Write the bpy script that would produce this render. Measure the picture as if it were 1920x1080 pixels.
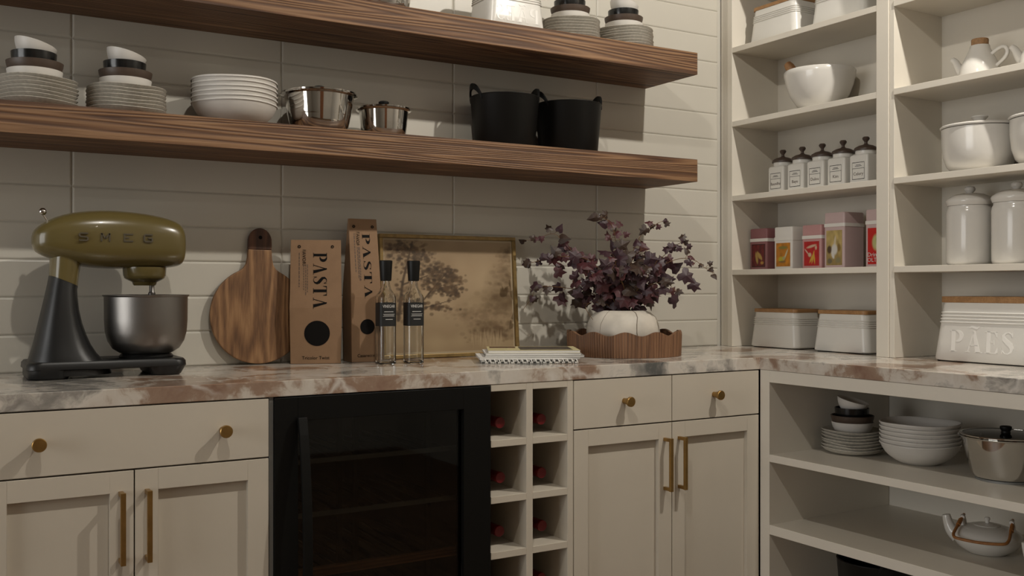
import bpy, bmesh, math, random
from math import sin, cos, pi, radians as R
from mathutils import Vector, Matrix, Euler
import numpy as np

for o in list(bpy.data.objects):
    bpy.data.objects.remove(o)
SC = bpy.context.scene
COL = SC.collection
random.seed(7)

# ------------------------------------------------------------------ camera, world, light, exposure
CAMZ = 1.124
cam = bpy.data.objects.new('camera', bpy.data.cameras.new('camera'))
COL.objects.link(cam)
cam.location = (0, 0, CAMZ)
cam.rotation_euler = (R(90), 0, R(-30.85))
cam.data.sensor_width = 36.0
cam.data.lens = 35.0
cam.data.clip_start = 0.02
SC.camera = cam

W = bpy.data.worlds.new('world'); SC.world = W; W.use_nodes = True
W.node_tree.nodes['Background'].inputs[0].default_value = (0.9, 0.93, 1.0, 1)
W.node_tree.nodes['Background'].inputs[1].default_value = 0.02

SC.view_settings.view_transform = 'Standard'
SC.view_settings.look = 'None'
SC.view_settings.gamma = 1.0
SC.view_settings.use_curve_mapping = False
SC.view_settings.exposure = 0.0

CEIL = 2.96
LIGHTS = [  # x, y, watts : recessed ceiling spots
    (0.55, 1.09, 50.0),
    (2.37, 1.09, 112.0),
    (0.55, -0.75, 5.0),
    (2.37, -0.75, 5.0),
]
LCOL = (1.0, 0.945, 0.855)
# soft fill light added from the left, set behind an unseen window
day = bpy.data.lights.new('left_fill', 'AREA'); day.shape = 'RECTANGLE'; day.size = 2.4; day.size_y = 2.5; day.energy = 96.0; day.color = (1.0, 1.0, 0.98)
fillo = bpy.data.objects.new('left_fill', day); COL.objects.link(fillo); fillo.location = (-3.72, 1.45, 1.50); fillo.rotation_euler = (0, R(-90), 0)

# ------------------------------------------------------------------ helpers
def tag(o, label=None, cat=None, group=None, kind=None):
    if label: o['label'] = label
    if cat: o['category'] = cat
    if group: o['group'] = group
    if kind: o['kind'] = kind
    return o

def empty(name, loc=(0, 0, 0), rz=0.0):
    o = bpy.data.objects.new(name, None)
    o.empty_display_size = 0.05
    COL.objects.link(o); o.location = loc; o.rotation_euler = (0, 0, rz)
    return o

def thing(name, label, cat, loc=(0, 0, 0), rz=0.0, group=None):
    return tag(empty(name, loc, rz), label, cat, group)

class MB:
    """collects geometry, links it as one mesh object"""
    def __init__(s): s.v = []; s.f = []
    def add(s, vs, fs):
        n = len(s.v); s.v += [tuple(p) for p in vs]; s.f += [tuple(i + n for i in f) for f in fs]; return s
    def box(s, x0, x1, y0, y1, z0, z1):
        return s.add([(x0,y0,z0),(x1,y0,z0),(x1,y1,z0),(x0,y1,z0),(x0,y0,z1),(x1,y0,z1),(x1,y1,z1),(x0,y1,z1)],
                     [(0,3,2,1),(4,5,6,7),(0,1,5,4),(1,2,6,5),(2,3,7,6),(3,0,4,7)])
    def lathe(s, prof, seg=40, c=(0,0,0), fn=None, axis='z'):
        vs = []; fs = []; rows = []
        for (r, z) in prof:
            if r < 1e-6:
                rows.append([len(vs)]); vs.append(Vector((0,0,z)))
            else:
                row = []
                for i in range(seg):
                    a = 2*pi*i/seg
                    rr, zz = (r, z) if fn is None else fn(r, z, a)
                    row.append(len(vs)); vs.append(Vector((rr*cos(a), rr*sin(a), zz)))
                rows.append(row)
        for A, B in zip(rows, rows[1:]):
            if len(A) == 1 and len(B) == 1: continue
            for i in range(seg):
                j = (i+1) % seg
                if len(A) == 1: fs.append((A[0], B[j], B[i]))
                elif len(B) == 1: fs.append((A[i], A[j], B[0]))
                else: fs.append((A[i], A[j], B[j], B[i]))
        if axis == 'y': vs = [Vector((p.x, -p.z, p.y)) for p in vs]
        if axis == 'x': vs = [Vector((p.z, p.x, p.y)) for p in vs]
        vs = [p + Vector(c) for p in vs]
        return s.add(vs, fs)
    def loft(s, rings, cap=True):
        n = len(rings[0]); vs = [p for r in rings for p in r]; fs = []
        for k in range(len(rings)-1):
            for i in range(n):
                j = (i+1) % n
                fs.append((k*n+i, k*n+j, (k+1)*n+j, (k+1)*n+i))
        if cap:
            fs.append(tuple(range(n-1, -1, -1))); b = (len(rings)-1)*n
            fs.append(tuple(b+i for i in range(n)))
        return s.add(vs, fs)
    def tube(s, pts, rad, seg=8, flat=1.0, closed=False):
        pts = [Vector(p) for p in pts]
        if not isinstance(rad, (list, tuple)): rad = [rad]*len(pts)
        rings = []; up = Vector((0, 0, 1)); last = None
        for i, p in enumerate(pts):
            a = pts[i-1] if (i > 0 or closed) else p
            b = pts[(i+1) % len(pts)] if (i < len(pts)-1 or closed) else p
            t = (b-a).normalized()
            if last is None:
                n = t.cross(up)
                if n.length < 1e-3: n = t.cross(Vector((1, 0, 0)))
                n.normalize()
            else:
                n = (last - t*last.dot(t)).normalized()
            last = n; bn = t.cross(n)
            rings.append([p + n*cos(2*pi*k/seg)*rad[i] + bn*sin(2*pi*k/seg)*rad[i]*flat for k in range(seg)])
        if closed: rings.append(rings[0]); return s.loft(rings, cap=False)
        return s.loft(rings)
    def polys(s, plist, fr, t=0.0006):
        """flat polygons (2-D) placed by frame fr(u,v,w) and given thickness t"""
        for P in plist:
            n = len(P); vs = [fr(u, v, t) for u, v in P] + [fr(u, v, 0) for u, v in P]
            s.add(vs, [tuple(range(n)), tuple(range(2*n-1, n-1, -1))] + [(i, n+i, n+(i+1) % n, (i+1) % n) for i in range(n)])
        return s
    def mesh(s, name):
        me = bpy.data.meshes.new(name); me.from_pydata([tuple(p) for p in s.v], [], s.f)
        bm = bmesh.new(); bm.from_mesh(me)
        bmesh.ops.remove_doubles(bm, verts=bm.verts, dist=1e-6)
        bmesh.ops.recalc_face_normals(bm, faces=bm.faces)
        bm.to_mesh(me); bm.free(); me.update()
        return me
    def build(s, name, mat, parent=None, smooth=0, bevel=0, bseg=2, loc=None, rot=None):
        me = s.mesh(name); me.materials.append(mat)
        return link(name, me, parent, smooth, bevel, bseg, loc, rot)

def link(name, me, parent=None, smooth=0, bevel=0, bseg=2, loc=None, rot=None):
    if smooth:
        me.polygons.foreach_set('use_smooth', [True]*len(me.polygons))
        me.set_sharp_from_angle(angle=R(smooth))
    o = bpy.data.objects.new(name, me); COL.objects.link(o)
    if parent: o.parent = parent
    if loc is not None: o.location = loc
    if rot is not None: o.rotation_euler = rot
    if bevel:
        m = o.modifiers.new('bevel', 'BEVEL'); m.width = bevel; m.segments = bseg; m.limit_method = 'ANGLE'; m.angle_limit = R(40)
        m.harden_normals = False
    return o

def smooth_path(P, n=24):
    P = [Vector(p) for p in P]; out = []
    for i in range(n+1):
        t = i/n*(len(P)-1); k = min(int(t), len(P)-2); f = t-k
        a, b, c, d = P[max(k-1, 0)], P[k], P[k+1], P[min(k+2, len(P)-1)]
        out.append(.5*((2*b)+(c-a)*f+(2*a-5*b+4*c-d)*f*f+(3*b-a-3*c+d)*f**3))
    return out
def smooth_rad(r, n=24):
    out = []
    for i in range(n+1):
        t = i/n*(len(r)-1); k = min(int(t), len(r)-2); f = t-k; out.append(r[k]*(1-f)+r[k+1]*f)
    return out

def copy_tree(o, parent=None):
    c = o.copy(); COL.objects.link(c); c.parent = parent
    for ch in list(o.children): copy_tree(ch, c)
    return c

def rrect(w, d, r, n=5):
    """rounded rectangle outline, counter-clockwise"""
    out = []
    for cx, cy, a0 in ((w/2-r, d/2-r, 0), (-w/2+r, d/2-r, 90), (-w/2+r, -d/2+r, 180), (w/2-r, -d/2+r, 270)):
        for i in range(n+1):
            a = R(a0 + 90*i/n); out.append((cx+r*cos(a), cy+r*sin(a)))
    return out

# ------------------------------------------------------------------ materials
def srgb(r, g, b):
    f = lambda c: (c/255/12.92) if c/255 <= 0.04045 else ((c/255+0.055)/1.055)**2.4
    return (f(r), f(g), f(b))

def newmat(name):
    m = bpy.data.materials.new(name); m.use_nodes = True
    nt = m.node_tree; b = nt.nodes['Principled BSDF']
    return m, nt, b

def N(nt, t, **kw):
    n = nt.nodes.new(t)
    for k, v in kw.items():
        if k.startswith('i_'):
            key = k[2:]; key = int(key) if key.isdigit() else key.replace('_', ' ')
            n.inputs[key].default_value = v
        else: setattr(n, k, v)
    return n

def ramp(nt, stops, interp='LINEAR'):
    n = nt.nodes.new('ShaderNodeValToRGB'); n.color_ramp.interpolation = interp
    e = n.color_ramp.elements
    while len(e) < len(stops): e.new(0.5)
    for el, (p, c) in zip(e, stops):
        el.position = p; el.color = (*c, 1) if len(c) == 3 else c
    return n

def simple(name, col, rough=0.5, metal=0.0, var=0.04, scale=6.0, bump=0.0, bscale=200.0, coat=0.0, spec=0.5):
    """plain surface: a little procedural tone variation and fine relief"""
    m, nt, b = newmat(name); L = nt.links.new
    tc = N(nt, 'ShaderNodeTexCoord')
    no = N(nt, 'ShaderNodeTexNoise', i_Scale=scale, i_Detail=3.0); L(tc.outputs['Object'], no.inputs['Vector'])
    lo = tuple(max(0, c*(1-var)) for c in col); hi = tuple(min(1, c*(1+var)) for c in col)
    rp = ramp(nt, [(0.3, lo), (0.7, hi)]); L(no.outputs['Fac'], rp.inputs['Fac']); L(rp.outputs['Color'], b.inputs['Base Color'])
    b.inputs['Roughness'].default_value = rough; b.inputs['Metallic'].default_value = metal
    b.inputs['Coat Weight'].default_value = coat; b.inputs['Specular IOR Level'].default_value = spec
    if bump:
        n2 = N(nt, 'ShaderNodeTexNoise', i_Scale=bscale, i_Detail=2.0); L(tc.outputs['Object'], n2.inputs['Vector'])
        bp = N(nt, 'ShaderNodeBump', i_Strength=bump, i_Distance=0.002); L(n2.outputs['Fac'], bp.inputs['Height']); L(bp.outputs['Normal'], b.inputs['Normal'])
    return m

def wood(name, dark, mid, light, along='x', rough=0.6, rings=60.0, bump=0.5, nscale=14.0, mixf=0.5, k=0.06, fine=220.0):
    """grain = contour lines of a stretched noise, plus fine fibres"""
    m, nt, b = newmat(name); L = nt.links.new
    tc = N(nt, 'ShaderNodeTexCoord')
    mp = N(nt, 'ShaderNodeMapping'); L(tc.outputs['Object'], mp.inputs['Vector'])
    mp.inputs['Scale'].default_value = {'x': (k, 1, 1), 'y': (1, k, 1), 'z': (1, 1, k)}[along]
    big = N(nt, 'ShaderNodeTexNoise', i_Scale=nscale, i_Detail=1.5, i_Distortion=0.2); L(mp.outputs['Vector'], big.inputs['Vector'])
    ph = N(nt, 'ShaderNodeMath', operation='MULTIPLY', i_1=rings); L(big.outputs['Fac'], ph.inputs[0])
    sn = N(nt, 'ShaderNodeMath', operation='SINE'); L(ph.outputs[0], sn.inputs[0])
    s2 = N(nt, 'ShaderNodeMath', operation='MULTIPLY_ADD', i_1=0.5, i_2=0.5); L(sn.outputs[0], s2.inputs[0])
    fn = N(nt, 'ShaderNodeTexNoise', i_Scale=fine, i_Detail=4.0); L(mp.outputs['Vector'], fn.inputs['Vector'])
    mx = N(nt, 'ShaderNodeMix', data_type='FLOAT'); mx.inputs[0].default_value = mixf
    L(s2.outputs[0], mx.inputs[2]); L(fn.outputs['Fac'], mx.inputs[3])
    rp = ramp(nt, [(0.2, dark), (0.5, mid), (0.8, light)]); L(mx.outputs[0], rp.inputs['Fac'])
    tn = N(nt, 'ShaderNodeTexNoise', i_Scale=3.0, i_Detail=2.0); L(tc.outputs['Object'], tn.inputs['Vector'])
    hv = N(nt, 'ShaderNodeHueSaturation'); L(rp.outputs['Color'], hv.inputs['Color'])
    mr = N(nt, 'ShaderNodeMapRange', i_3=0.85, i_4=1.15); L(tn.outputs['Fac'], mr.inputs[0]); L(mr.outputs[0], hv.inputs['Value'])
    L(hv.outputs['Color'], b.inputs['Base Color'])
    b.inputs['Roughness'].default_value = rough
    bp = N(nt, 'ShaderNodeBump', i_Strength=bump, i_Distance=0.002); L(mx.outputs[0], bp.inputs['Height']); L(bp.outputs['Normal'], b.inputs['Normal'])
    return m

def marble(name):
    m, nt, b = newmat(name); L = nt.links.new
    tc = N(nt, 'ShaderNodeTexCoord')
    wn = N(nt, 'ShaderNodeTexNoise', i_Scale=7.0, i_Detail=4.0); L(tc.outputs['Object'], wn.inputs['Vector'])
    ad = N(nt, 'ShaderNodeMix', data_type='VECTOR'); ad.inputs[0].default_value = 0.16
    L(tc.outputs['Object'], ad.inputs[4]); L(wn.outputs['Color'], ad.inputs[5])
    n1 = N(nt, 'ShaderNodeTexNoise', i_Scale=4.5, i_Detail=7.0, i_Roughness=0.62); L(ad.outputs[1], n1.inputs['Vector'])
    r1 = ramp(nt, [(0.30, srgb(92, 92, 90)), (0.40, srgb(150, 145, 138)), (0.46, srgb(205, 198, 188)), (0.53, srgb(196, 186, 174)), (0.58, srgb(150, 126, 108)), (0.68, srgb(128, 98, 82))])
    L(n1.outputs['Fac'], r1.inputs['Fac'])
    vo = N(nt, 'ShaderNodeTexVoronoi', feature='DISTANCE_TO_EDGE', i_Scale=8.0); L(ad.outputs[1], vo.inputs['Vector'])
    r2 = ramp(nt, [(0.0, (1, 1, 1)), (0.07, (0, 0, 0))]); L(vo.outputs['Distance'], r2.inputs['Fac'])
    n3 = N(nt, 'ShaderNodeTexNoise', i_Scale=6.0); L(tc.outputs['Object'], n3.inputs['Vector'])
    r3 = ramp(nt, [(0.45, (0, 0, 0)), (0.62, (0.75, 0.75, 0.75))]); L(n3.outputs['Fac'], r3.inputs['Fac'])
    ml = N(nt, 'ShaderNodeMath', operation='MULTIPLY'); L(r2.outputs['Color'], ml.inputs[0]); L(r3.outputs['Color'], ml.inputs[1])
    mx = N(nt, 'ShaderNodeMix', data_type='RGBA'); L(ml.outputs[0], mx.inputs[0]); L(r1.outputs['Color'], mx.inputs[6]); mx.inputs[7].default_value = (*srgb(214, 208, 200), 1)
    L(mx.outputs[2], b.inputs['Base Color'])
    b.inputs['Roughness'].default_value = 0.16
    return m

def attrmat(name, rough=0.6):
    m, nt, b = newmat(name)
    a = N(nt, 'ShaderNodeVertexColor', layer_name='Col'); nt.links.new(a.outputs['Color'], b.inputs['Base Color'])
    no = N(nt, 'ShaderNodeTexNoise', i_Scale=400.0); bp = N(nt, 'ShaderNodeBump', i_Strength=0.08, i_Distance=0.001)
    nt.links.new(no.outputs['Fac'], bp.inputs['Height']); nt.links.new(bp.outputs['Normal'], b.inputs['Normal'])
    b.inputs['Roughness'].default_value = rough
    return m

def glassmat(name, tint=(1, 1, 1), rough=0.0, ior=1.45):
    m, nt, b = newmat(name)
    b.inputs['Base Color'].default_value = (*tint, 1); b.inputs['Roughness'].default_value = rough
    b.inputs['Transmission Weight'].default_value = 1.0; b.inputs['IOR'].default_value = ior
    return m

def panemat(name, tint, gloss=0.02):
    m, nt, b = newmat(name); L = nt.links.new
    tr = N(nt, 'ShaderNodeBsdfTransparent'); tr.inputs[0].default_value = (*tint, 1)
    gl = N(nt, 'ShaderNodeBsdfGlossy'); gl.inputs['Roughness'].default_value = gloss
    fr = N(nt, 'ShaderNodeFresnel', i_IOR=1.45)
    mx = N(nt, 'ShaderNodeMixShader'); L(fr.outputs[0], mx.inputs[0]); L(tr.outputs[0], mx.inputs[1]); L(gl.outputs[0], mx.inputs[2])
    L(mx.outputs[0], nt.nodes['Material Output'].inputs['Surface'])
    return m

def emitmat(name, col, s):
    m, nt, b = newmat(name)
    b.inputs['Base Color'].default_value = (*col, 1); b.inputs['Emission Color'].default_value = (*col, 1); b.inputs['Emission Strength'].default_value = s
    return m

M = {}
M['tile'] = simple('glazed_tile', (0.545, 0.515, 0.448), 0.38, var=0.03, scale=2.0, bump=0.12, bscale=14.0)
M['grout'] = simple('grout', (0.50, 0.475, 0.42), 0.9)
M['plaster'] = simple('plaster', (0.42, 0.39, 0.34), 0.85, bump=0.1)
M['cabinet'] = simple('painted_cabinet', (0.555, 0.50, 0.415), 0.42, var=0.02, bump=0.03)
M['shelving'] = simple('painted_shelving', (0.675, 0.628, 0.545), 0.42, var=0.02, bump=0.03)
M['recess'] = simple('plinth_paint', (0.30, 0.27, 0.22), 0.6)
M['floor'] = wood('floor_oak', srgb(70, 50, 34), srgb(104, 78, 56), srgb(124, 96, 70), 'y', 0.45, 60.0, 0.1)
M['oak'] = wood('brushed_oak', srgb(64, 38, 20), srgb(106, 73, 46), srgb(140, 106, 74), 'x', 0.62, 150.0, 0.9, nscale=13.0, mixf=0.55, k=0.028)
M['board'] = wood('acacia_board', srgb(92, 62, 37), srgb(128, 92, 59), srgb(156, 118, 80), 'z', 0.55, 90.0, 0.15, nscale=9.0, mixf=0.62, k=0.1)
M['boarddark'] = wood('walnut_tip', srgb(56, 32, 20), srgb(84, 52, 35), srgb(106, 70, 48), 'z', 0.55, 50.0, 0.15, mixf=0.6)
M['bamboo'] = wood('bamboo', srgb(132, 96, 60), srgb(156, 116, 74), srgb(172, 132, 88), 'y', 0.5, 30.0, 0.05, mixf=0.8, k=0.02)
M['traywood'] = wood('slatted_wood', srgb(84, 58, 40), srgb(116, 82, 57), srgb(138, 102, 74), 'z', 0.6, 40.0, 0.1, mixf=0.7, k=0.02, nscale=30.0)
M['coolwood'] = wood('cooler_beech', srgb(120, 74, 48), srgb(176, 116, 80), srgb(205, 145, 105), 'x', 0.5, 60.0, 0.1)
M['marble'] = marble('marble')
M['ceramic'] = simple('white_ceramic', (0.66, 0.635, 0.59), 0.16, var=0.02)
M['matwhite'] = simple('white_stoneware', (0.64, 0.61, 0.565), 0.42, var=0.03)
M['enamel'] = simple('white_enamel', (0.68, 0.66, 0.615), 0.30, var=0.015)
M['speckle'] = simple('grey_stoneware', (0.50, 0.47, 0.41), 0.5, var=0.14, scale=120.0)
M['brownware'] = simple('brown_stoneware', srgb(74, 60, 50), 0.45, var=0.1, scale=60)
M['blackware'] = simple('black_stoneware', (0.006, 0.006, 0.006), 0.22)
M['blackplastic'] = simple('black_plastic', (0.005, 0.005, 0.0045), 0.45, bump=0.05, spec=0.3)
M['blackmetal'] = simple('black_metal', (0.0045, 0.0045, 0.004), 0.45, spec=0.2)
M['blackin'] = simple('cooler_liner', (0.012, 0.012, 0.011), 0.6)
M['greymetal'] = simple('grey_metal', (0.20, 0.20, 0.19), 0.5, metal=0.2)
M['steel'] = simple('polished_steel', (0.62, 0.60, 0.57), 0.06, metal=1.0, var=0.02)
M['brushed'] = simple('brushed_steel', (0.27, 0.255, 0.24), 0.40, metal=1.0, var=0.05)
M['brass'] = simple('aged_brass', (0.36, 0.22, 0.075), 0.36, metal=0.9, var=0.12, scale=40)
M['olive'] = simple('olive_enamel', srgb(98, 86, 50), 0.24, var=0.02, coat=0.2)
M['mixblack'] = simple('mixer_black', (0.011, 0.011, 0.011), 0.38, var=0.03, spec=0.4)
M['badge'] = simple('badge_metal', (0.13, 0.115, 0.085), 0.35, metal=0.6)
M['chrome'] = simple('chrome', (0.6, 0.58, 0.55), 0.12, metal=1.0)
M['kraft'] = simple('kraft_card', srgb(138, 108, 80), 0.75, var=0.05, scale=30, bump=0.1, bscale=300)
M['kraftdark'] = simple('kraft_side', srgb(150, 106, 72), 0.75, var=0.05, scale=30)
M['ink'] = simple('black_ink', (0.006, 0.005, 0.0045), 0.65, spec=0.12)
M['greyink'] = simple('grey_ink', (0.09, 0.06, 0.045), 0.6)
M['whiteink'] = simple('white_ink', (0.6, 0.58, 0.55), 0.6)
M['relief'] = simple('raised_lettering', (0.80, 0.78, 0.74), 0.2)
M['glass'] = glassmat('clear_glass', (0.97, 0.98, 0.97))
M['lidglass'] = panemat('lid_glass', (0.55, 0.55, 0.52))
M['pane'] = panemat('smoked_glass', (0.66, 0.66, 0.63))
M['clearpane'] = panemat('window_glass', (.97, .97, .97))
M['label'] = simple('black_label', (0.006, 0.006, 0.006), 0.55)
M['gilt'] = simple('gilt_frame', (0.25, 0.165, 0.06), 0.42, metal=0.5, var=0.2, scale=60)
M['print'] = attrmat('printed_colours', 0.5)
M['paper'] = simple('paper', (0.70, 0.68, 0.64), 0.7, var=0.03)
M['cream'] = simple('cream_cover', srgb(196, 184, 140), 0.6)
M['darkprint'] = simple('dark_print', srgb(70, 60, 50), 0.4, var=0.4, scale=18)
M['greyprint'] = simple('grey_print', srgb(150, 148, 142), 0.5, var=0.15, scale=30)
M['check'] = simple('checked_cover', srgb(70, 70, 66), 0.6)
M['stone'] = simple('veined_stone', (0.58, 0.53, 0.455), 0.55, var=0.22, scale=11.0, bump=0.2, bscale=60)
M['crack'] = simple('stone_crack', (0.12, 0.09, 0.06), 0.8)
M['leaf1'] = simple('burgundy_leaf', srgb(74, 36, 40), 0.5, var=0.25, scale=25)
M['leaf2'] = simple('plum_leaf', srgb(54, 30, 37), 0.5, var=0.25, scale=25)
M['leaf3'] = simple('brown_leaf', srgb(58, 42, 33), 0.5, var=0.25, scale=25)
M['stem'] = simple('vine_stem', srgb(104, 72, 38), 0.6, var=0.2, scale=40)
M['pink'] = simple('pink_tin', srgb(188, 142, 140), 0.4)
M['rose'] = simple('rose_tin', srgb(140, 92, 94), 0.4)
M['palepink'] = simple('pale_pink_tin', srgb(196, 172, 170), 0.4)
M['tinwhite'] = simple('white_tin', (0.74, 0.71, 0.66), 0.4)
M['lidbrown'] = simple('dark_lid', srgb(70, 56, 48), 0.4, var=0.1)
M['pestle'] = wood('pestle_wood', srgb(120, 82, 50), srgb(150, 108, 68), srgb(168, 126, 84), 'z', 0.5, 30.0, 0.05, mixf=0.7)
M['cork'] = simple('cork', srgb(152, 116, 80), 0.7, var=0.2, scale=120)
M['cane'] = simple('cane_handle', srgb(150, 98, 48), 0.5, var=0.2, scale=80)
M['wine'] = simple('dark_bottle_glass', (0.012, 0.016, 0.010), 0.08)
M['capsule'] = simple('red_capsule', (0.13, 0.004, 0.006), 0.4)
M['doorwood'] = wood('door_wood', srgb(84, 50, 28), srgb(128, 80, 48), srgb(150, 100, 64), 'z', 0.5, 60.0, 0.1)
M['lamp'] = emitmat('lamp_lens', (1.0, 0.88, 0.72), 9.0)

# ------------------------------------------------------------------ lettering
def band(pts):
    """stroke with varying half-width: pts = (x, y, hw)"""
    out = []; L = []
    for i, (x, y, w) in enumerate(pts):
        a = pts[max(i-1, 0)]; b = pts[min(i+1, len(pts)-1)]
        dx, dy = b[0]-a[0], b[1]-a[1]; l = math.hypot(dx, dy) or 1
        L.append(((x-dy/l*w, y+dx/l*w), (x+dy/l*w, y-dx/l*w)))
    for (a, b), (c, d) in zip(L, L[1:]): out.append([a, b, d, c])
    return out
def rc(x0, y0, x1, y1): return [(x0, y0), (x1, y0), (x1, y1), (x0, y1)]
def arcpts(cx, cy, rx, ry, a0, a1, w0, w1, n=12, wm=None):
    o = []
    for i in range(n+1):
        t = i/n; a = R(a0+(a1-a0)*t); w = w0+(w1-w0)*t if wm is None else w0+(wm-w0)*sin(pi*t)
        o.append((cx+rx*cos(a), cy+ry*sin(a), w))
    return o
def serif(ch, bar=True):
    if ch == 'P': return [rc(.07, 0, .25, 1), rc(0, 0, .34, .035), rc(0, .965, .3, 1)] + band(arcpts(.29, .735, .27, .25, 90, -90, .016, .016, 16, .10)), .68
    if ch in 'AÃ':
        o = [[(.09, 0), (.135, 0), (.41, .93), (.37, 1)], [(.49, 0), (.73, 0), (.44, 1), (.33, 1)], rc(0, 0, .22, .03), rc(.45, 0, .82, .03)]
        if bar: o.append(rc(.2, .31, .6, .345))
        if ch == 'Ã': o += band([(.16, 1.12, .02), (.26, 1.2, .045), (.4, 1.16, .05), (.54, 1.12, .045), (.64, 1.2, .02)])
        return o, .84
    if ch == 'S':
        p = [(.49, .78, .012), (.45, .92, .012), (.33, .985, .014), (.19, .955, .03), (.10, .83, .055), (.13, .68, .075), (.27, .55, .085), (.42, .42, .085), (.49, .27, .065), (.45, .11, .04), (.31, .015, .014), (.17, .03, .012), (.07, .14, .012), (.045, .27, .012)]
        p = [(a, b, w*1.3) for a, b, w in p]
        return band(p) + [[(.47, .78), (.52, .78), (.51, 1.0), (.48, .95)], [(.02, 0), (.05, .05), (.065, .27), (.02, .27)]], .58
    if ch == 'T': return [rc(.27, 0, .47, 1), rc(.18, 0, .56, .035), rc(.02, .965, .72, 1), [(.02, .72), (.045, .72), (.12, .965), (.02, .965)], [(.695, .72), (.72, .72), (.72, .965), (.62, .965)]], .76
    if ch == 'E': return [rc(.07, 0, .25, 1), rc(0, 0, .6, .03), rc(0, .97, .56, 1), rc(.2, .5, .42, .53), rc(.40, .40, .43, .63), [(.6, 0), (.6, .27), (.575, .27), (.47, .03)], [(.56, 1), (.56, .76), (.535, .76), (.44, .97)]], .66
    return [], .3
def sans(ch, w=.09):
    if ch == 'S': return band([(.95, .88, w), (.85, .93, w), (.2, .93, w), (.08, .85, w), (.08, .62, w), (.2, .53, w), (.8, .47, w), (.92, .38, w), (.92, .15, w), (.8, .07, w), (.15, .07, w), (.05, .12, w)]), 1.0
    if ch == 'M': return [rc(0, 0, .16, 1), rc(.84, 0, 1, 1)] + band([(.08, .95, w), (.5, .35, w)]) + band([(.5, .35, w), (.92, .95, w)]), 1.0
    if ch == 'E': return [rc(0, 0, .17, 1), rc(.17, 0, 1, .16), rc(.17, .84, 1, 1), rc(.17, .42, .6, .56)], 1.0
    if ch == 'G': return band([(.98, .9, w), (.85, .93, w), (.2, .93, w), (.08, .82, w), (.08, .18, w), (.2, .07, w), (.85, .07, w), (.93, .15, w), (.93, .42, w)]) + [rc(.5, .42, .98, .56)], 1.0
    return [], .5
def word(s, fn, gap=.06, **kw):
    out = []; x = 0
    for ch in s:
        P, w = fn(ch, **kw)
        out += [[(u+x, v) for u, v in p] for p in P]; x += w+gap
    return out, x-gap
def fontmesh(txt, size, name='text'):
    cu = bpy.data.curves.new(name, 'FONT'); cu.body = txt; cu.size = size; cu.align_x = 'CENTER'; cu.extrude = 0.0002; cu.resolution_u = 2
    o = bpy.data.objects.new(name, cu); COL.objects.link(o)
    bpy.context.view_layer.update()
    me = bpy.data.meshes.new_from_object(o)
    bpy.data.objects.remove(o); bpy.data.curves.remove(cu)
    return me
def fonttext(txt, size, mat, parent, loc, rot, name='lettering'):
    me = fontmesh(txt, size); me.materials.clear(); me.materials.append(mat)
    return link(name, me, parent, loc=loc, rot=rot)

def picture(name, w, h, nx, ny, fn, parent, mat=None, loc=(0,0,0), rot=(0,0,0), thick=0.0008):
    """flat print: a grid in local x (width) and z (height), facing -y, coloured per vertex by fn(u, v) -> rgb arrays"""
    us, vs = np.meshgrid(np.linspace(0, 1, nx), np.linspace(0, 1, ny))
    col = fn(us, vs)
    V = [(float((u-.5)*w), -thick, float(v*h)) for u, v in zip(us.ravel(), vs.ravel())]
    F = [(j*nx+i, j*nx+i+1, (j+1)*nx+i+1, (j+1)*nx+i) for j in range(ny-1) for i in range(nx-1)]
    # thin rim so that the print has a thickness
    n = len(V); V += [(-w/2, 0, 0), (w/2, 0, 0), (w/2, 0, h), (-w/2, 0, h)]
    c0, c1, c2, c3 = 0, nx-1, ny*nx-1, (ny-1)*nx
    F += [tuple([n+1, n] + list(range(0, nx))), tuple([n+2, n+1] + [nx-1+nx*j for j in range(ny)]), tuple([n+3, n+2] + [ny*nx-1-i for i in range(nx)]), tuple([n, n+3] + [(ny-1-j)*nx for j in range(ny)]), (n, n+1, n+2, n+3)]
    me = bpy.data.meshes.new(name); me.from_pydata(V, [], F); me.update()
    at = me.color_attributes.new('Col', 'FLOAT_COLOR', 'POINT')
    rgb = np.ones((len(V), 4), dtype=np.float32); rgb[:n, :3] = col.reshape(-1, 3); rgb[n:, :3] = col.reshape(-1, 3)[0]
    at.data.foreach_set('color', rgb.ravel())
    me.materials.append(mat or M['print'])
    return link(name, me, parent, loc=loc, rot=rot)

# ------------------------------------------------------------------ the room
YW = 2.912           # tiled wall face
XR = 2.930           # right wall
XL, YB = -3.60, -1.75
XK = -1.15          # left end of the kitchen run
ZC = 0.900           # worktop
def struct(mb, name, mat, label, cat, **kw):
    return tag(mb.build(name, mat, **kw), label, cat, kind='structure')
struct(MB().box(XL-.1, XR+.1, YB-.1, YW+.1, -.1, 0), 'floor', M['floor'], 'oak plank floor of the pantry', 'floor')
struct(MB().box(XL-.1, XR+.1, YB-.1, YW+.1, CEIL, CEIL+.1), 'ceiling', M['plaster'], 'plain white ceiling with recessed spots', 'ceiling')
wb = struct(MB().box(XL-.1, XR+.1, YW+.0032, YW+.1, 0, CEIL), 'wall_back', M['grout'], 'back wall clad in long stacked off-white tiles', 'wall')
struct(MB().box(XR, XR+.1, YB-.1, YW+.0032, 0, CEIL), 'wall_right', M['plaster'], 'plain wall behind the open shelving', 'wall')
WY0, WY1, WZ0, WZ1 = .20, 2.70, .30, 2.70
wl = MB()
wl.box(XL-.1, XL, YB-.1, WY0, 0, CEIL).box(XL-.1, XL, WY1, YW+.0032, 0, CEIL).box(XL-.1, XL, WY0, WY1, 0, WZ0).box(XL-.1, XL, WY0, WY1, WZ1, CEIL)
struct(wl, 'wall_left', M['plaster'], 'plain far left wall with an opening for the added window', 'wall')
wn = MB()
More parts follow.
